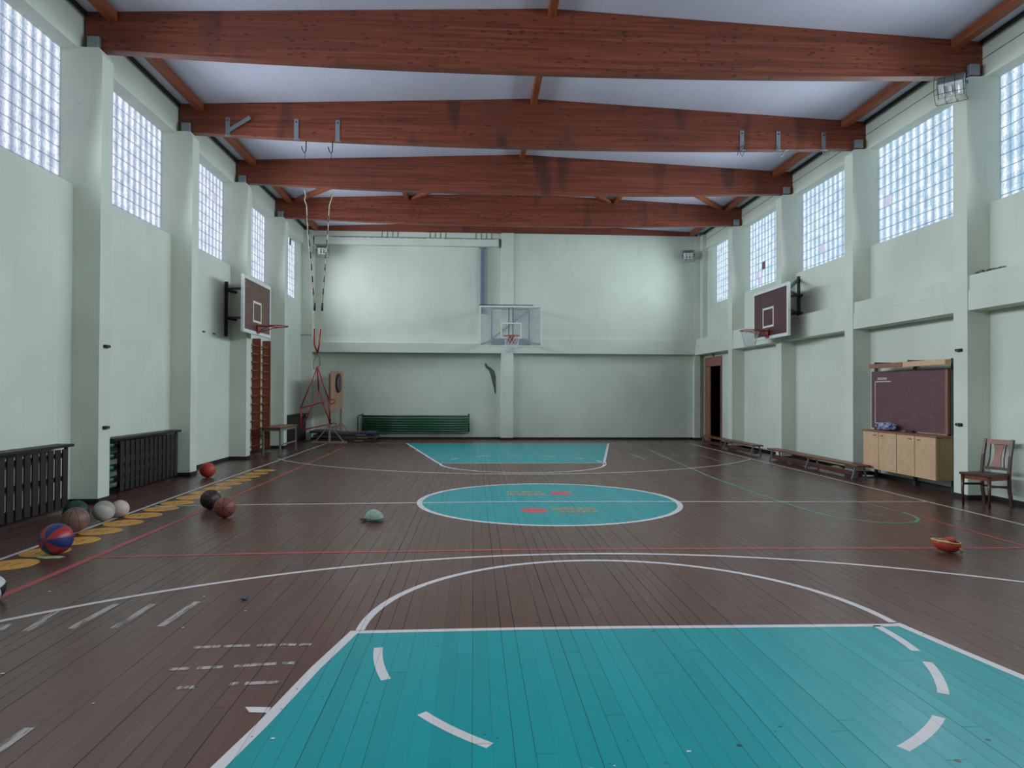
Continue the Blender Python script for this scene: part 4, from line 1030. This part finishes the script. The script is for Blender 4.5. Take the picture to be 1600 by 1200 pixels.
debris('ledge_debris', (XR + .16, 9.62, 3.335), .03, .11, .05, 80, 'dark dusty debris on the right ledge in front of the nearest column')
debris('ledge_debris', (XR + .16, 12.80, 3.335), .05, .09, .012, 40, 'dusty debris on the right ledge before the second column')

# ------------------------------------------------------------------ balls and small things on the floor
def ball_mat(name, cols, n, line=None, lw=.035, bands=False, noise_amt=.15, rough=.5, curved=False):
    m = NT(name); v = m.obj(); nv = m.n('ShaderNodeVectorMath', operation='NORMALIZE'); m.l(v, nv.inputs[0]); x, y, z = m.sep(nv.outputs[0])[0:3]
    if n:
        ang = m.math('DIVIDE', m.math('ADD', m.math('ARCTAN2', y, x), PI), 2 * PI / n)
        idx = m.math('MODULO', m.math('FLOOR', ang), 2); fr = m.math('FRACT', ang)
    base = cols[0]
    col = m.mix(m.math('MULTIPLY', m.noise(v, 12, 4, .6), 2 * noise_amt), lin(base), tuple(q * .45 for q in lin(base)[:3]) + (1,))
    if n and len(cols) > 1:
        col2 = m.mix(m.math('MULTIPLY', m.noise(v, 12, 4, .6), 2 * noise_amt), lin(cols[1]), tuple(q * .45 for q in lin(cols[1])[:3]) + (1,))
        col = m.mix(idx, col, col2)
    if line and n:
        rad = m.math('SQRT', m.math('ADD', m.math('MULTIPLY', x, x), m.math('MULTIPLY', y, y)))
        d = m.math('MULTIPLY', m.math('MINIMUM', fr, m.math('SUBTRACT', 1.0, fr)), m.math('MULTIPLY', rad, 2 * PI / n))
        lm = m.math('LESS_THAN', d, lw); col = m.mix(lm, col, lin(line))
    if line and curved:
        a = m.math('LESS_THAN', m.math('ABSOLUTE', m.math('SUBTRACT', m.math('ABSOLUTE', m.math('ADD', x, m.math('MULTIPLY', m.math('MULTIPLY', z, z), -.0))), .62)), lw)
        c0 = m.math('LESS_THAN', m.math('ABSOLUTE', x), lw); c1 = m.math('LESS_THAN', m.math('ABSOLUTE', y), lw)
        mm = m.math('MAXIMUM', m.math('MAXIMUM', a, c0), c1); col = m.mix(mm, col, lin(line))
    m.col(col); m.rough(rough); m.bump(m.noise(v, 90, 2, .5), .15, .002)
    return m.m
def ball(c, r, mat, label, axis, name='ball', cat='ball', spin=0.0, group='balls along the left side'):
    b = MB(); b.sphere((0, 0, 0), r, 40, 24); o = b.build(name, mat); o.location = (c[0], c[1], r + .001)
    o.rotation_mode = 'QUATERNION'; o.rotation_quaternion = Vector(axis).to_track_quat('Z', 'Y') @ Matrix.Rotation(spin, 3, 'Z').to_quaternion()
    tag(o, label, cat, group); return o
ball((-3.99, 6.876), .147, ball_mat('red_blue_vinyl', ['#a82c34', '#22336e'], 8, None, noise_amt=.12, rough=.35), 'red and blue striped ball, nearest whole ball on the left', (-.12, -1, .1), 'ball', 'ball', .2)
ball((-4.403, 7.94), .137, ball_mat('pinkish_brown_rubber', ['#7e5c53'], 8, '#231a1a', .022), 'worn pinkish-brown basketball behind the red and blue ball', (.1, -.35, 1), 'basketball', 'ball', .5)
ball((-4.665, 8.42), .137, ball_mat('dark_green_rubber', ['#123524'], 0), 'dark green ball beside the nearest radiator cover', (0, 0, 1))
ball((-4.432, 8.584), .122, ball_mat('dirty_white_leather', ['#b9b7b0', '#a89f90'], 5, '#8f8a82', .02, noise_amt=.2), 'dirty white ball with brown scuffs by the nearest column', (-.7, -.5, .6))
ball((-4.37, 8.84), .105, ball_mat('cream_leather', ['#c4b4ac'], 0, noise_amt=.08), 'plain cream ball touching the dirty white one', (0, 0, 1))
ball((-4.799, 12.812), .134, ball_mat('orange_red_rubber', ['#b33c26'], 0, noise_amt=.08), 'plain orange-red ball at the foot of the second left column', (0, 0, 1), 'ball')
ball((-3.479, 9.396), .129, ball_mat('black_rubber', ['#1c1618'], 8, '#77434a', .018, noise_amt=.1), 'black basketball with pink seams', (.55, -.75, .25), 'basketball')
ball((-3.07, 8.76), .129, ball_mat('orange_brown_rubber', ['#84483c'], 8, '#241614', .024), 'orange-brown basketball in front of the black one', (.2, -1, .12), 'basketball')
ball((-3.588, 5.38), .096, ball_mat('black_white_leather', ['#c8c8c6', '#1a1c1e'], 4, None), 'black and white ball cut by the left edge of the view', (.9, -.4, .1), spin=.4)
# dirty patch on the white ball is in its material; paper under the striped ball
def paper(pts, z, mat, label, name='paper_scrap'):
    b = MB(); V = [b.bm.verts.new((x, y, z + dz)) for (x, y, dz) in pts]; W2 = [b.bm.verts.new((x, y, z + dz + .003)) for (x, y, dz) in pts]
    n = len(V); b.face(V[::-1]); b.face(W2)
    for i in range(n): b.face([V[i], V[(i + 1) % n], W2[(i + 1) % n], W2[i]])
    o = b.build(name, M[mat]); tag(o, label, 'scrap'); return o
M['pale_paper'] = plain('pale_green_paper', '#a8b68c', .8); M['blue_scrap'] = plain('blue_plastic', '#2c4870', .5)
paper([(-4.07, 6.72, 0), (-3.98, 6.68, 0), (-3.87, 6.70, .0), (-3.84, 6.76, 0), (-3.90, 6.79, 0), (-4.0, 6.79, 0), (-4.10, 6.77, 0)], .003, 'pale_paper', 'pale green paper scrap partly under the striped ball')
b = MB(); b.bbox(-1.735, -1.705, 5.31, 5.36, .003, .020, .006); b.beam((-1.74, 5.32, .012), (-1.70, 5.36, .014), .012, .01); o = b.build('plastic_scrap', M['blue_scrap']); tag(o, 'tiny blue plastic scrap on the floor, left of the near key', 'scrap')
rn = random.Random(11); b = MB()
for (x, y) in ((-1.92, 4.72), (-2.05, 5.42), (-2.9, 9.9), (-2.55, 7.6), (-2.6, 4.0), (-1.62, 5.05), (.95, 3.0), (.6, 2.9), (-3.3, 5.6), (-.9, 3.2), (2.1, 3.4), (-1.9, 3.6)):
    a = rn.random() * 6; r = .005 + .006 * rn.random(); b.bbox(x - r, x + r, y - r * .6, y + r * .6, .002, .005, .001)
o = b.build('paint_flakes', M['chalk']); tag(o, 'pale paint flakes scattered over the brown floor', 'flakes', kind='stuff')

# cap
t = thing('cap', (-1.21, 8.47, 0), 'pale green baseball cap lying left of the centre circle', 'cap')
b = MB(); bb = bmesh.new(); bmesh.ops.create_uvsphere(bb, u_segments=28, v_segments=16, radius=1)
bmesh.ops.delete(bb, geom=[v for v in bb.verts if v.co.z < -.02], context='VERTS')
for v in bb.verts:
    k = 1 + .04 * math.sin(v.co.x * 11) * v.co.z
    v.co = Vector((v.co.x * .115 * k, v.co.y * .10, v.co.z * .115 * (1 - .12 * v.co.x)))
b.merge(bb, 0, True, Matrix.Translation((.015, 0, .028)) @ Matrix.Rotation(.10, 4, 'Y'))
o = b.build('crown', M['cap_cloth'], t, world=False, recalc=True); so = o.modifiers.new('thickness', 'SOLIDIFY'); so.thickness = .004
b = MB(); b.tube([(.015 + .113 * math.cos(a), .098 * math.sin(a), .025 + .012 * math.cos(a)) for a in (2 * PI * k / 24 for k in range(24))], .006, 5, closed=True); b.build('band', M['ink'], t, world=False)
b = MB()
pp = [(-.085 - .07 * math.cos(a), .085 * math.sin(a), .012 + .02 * math.cos(a)) for a in (-PI / 2 + PI * k / 10 for k in range(11))]
inn = [(-.085 - .012 * math.cos(a), .07 * math.sin(a), .022 + .006 * math.cos(a)) for a in (-PI / 2 + PI * k / 10 for k in range(11))]
A = [b.bm.verts.new(p) for p in pp]; B_ = [b.bm.verts.new(p) for p in inn]
for i in range(10): b.face([A[i], A[i + 1], B_[i + 1], B_[i]])
o = b.build('visor', M['ink'], t, world=False); so = o.modifiers.new('thickness', 'SOLIDIFY'); so.thickness = .004
b = MB(); b.sphere((.02, 0, .143), .008, 10, 6); b.build('button', M['yellow_band'], t, world=False)
# torn orange ball
t = thing('torn_ball', (4.70, 6.62, 0), 'torn orange-red ball with yellow bands, right of the centre circle', 'ball')
b = MB(); bb = bmesh.new(); bmesh.ops.create_uvsphere(bb, u_segments=32, v_segments=18, radius=1)
bmesh.ops.delete(bb, geom=[v for v in bb.verts if v.co.z > .30], context='VERTS')
for v in bb.verts:
    fx = 1 + .10 * math.sin(3 * math.atan2(v.co.y, v.co.x)); v.co = Vector((v.co.x * .135 * fx, v.co.y * .105 * fx, (v.co.z + 1) * .082))
b.merge(bb, 0, True, Matrix.Rotation(.12, 4, 'Y')); o = b.build('shell', M['red_rubber'], t, world=False); o.location.z = .006; so = o.modifiers.new('thickness', 'SOLIDIFY'); so.thickness = .006
b = MB(); rim = []
for k in range(28):
    a = 2 * PI * k / 28; fx = 1 + .10 * math.sin(3 * a); x = .132 * fx * math.cos(a); rim.append((x, .102 * fx * math.sin(a), .112 - .12 * x))
b.tube(rim, .009, 6, closed=True); b.build('rim_band', M['yellow_band'], t, world=False)
b = MB(); b.tube([(-.125, -.03, .125), (-.05, -.075, .12), (.03, -.09, .085), (.075, -.10, .045), (.08, -.085, .02)], .012, 6); b.build('strap', M['yellow_band'], t, world=False)
b = MB(); bb = bmesh.new(); bmesh.ops.create_icosphere(bb, subdivisions=3, radius=1)
for v in bb.verts: v.co = Vector((.045 + v.co.x * .06, .03 + v.co.y * .05, .115 + v.co.z * .035))
b.merge(bb, 0, True); b.build('folded_flap', M['red_rubber'], t, world=False)
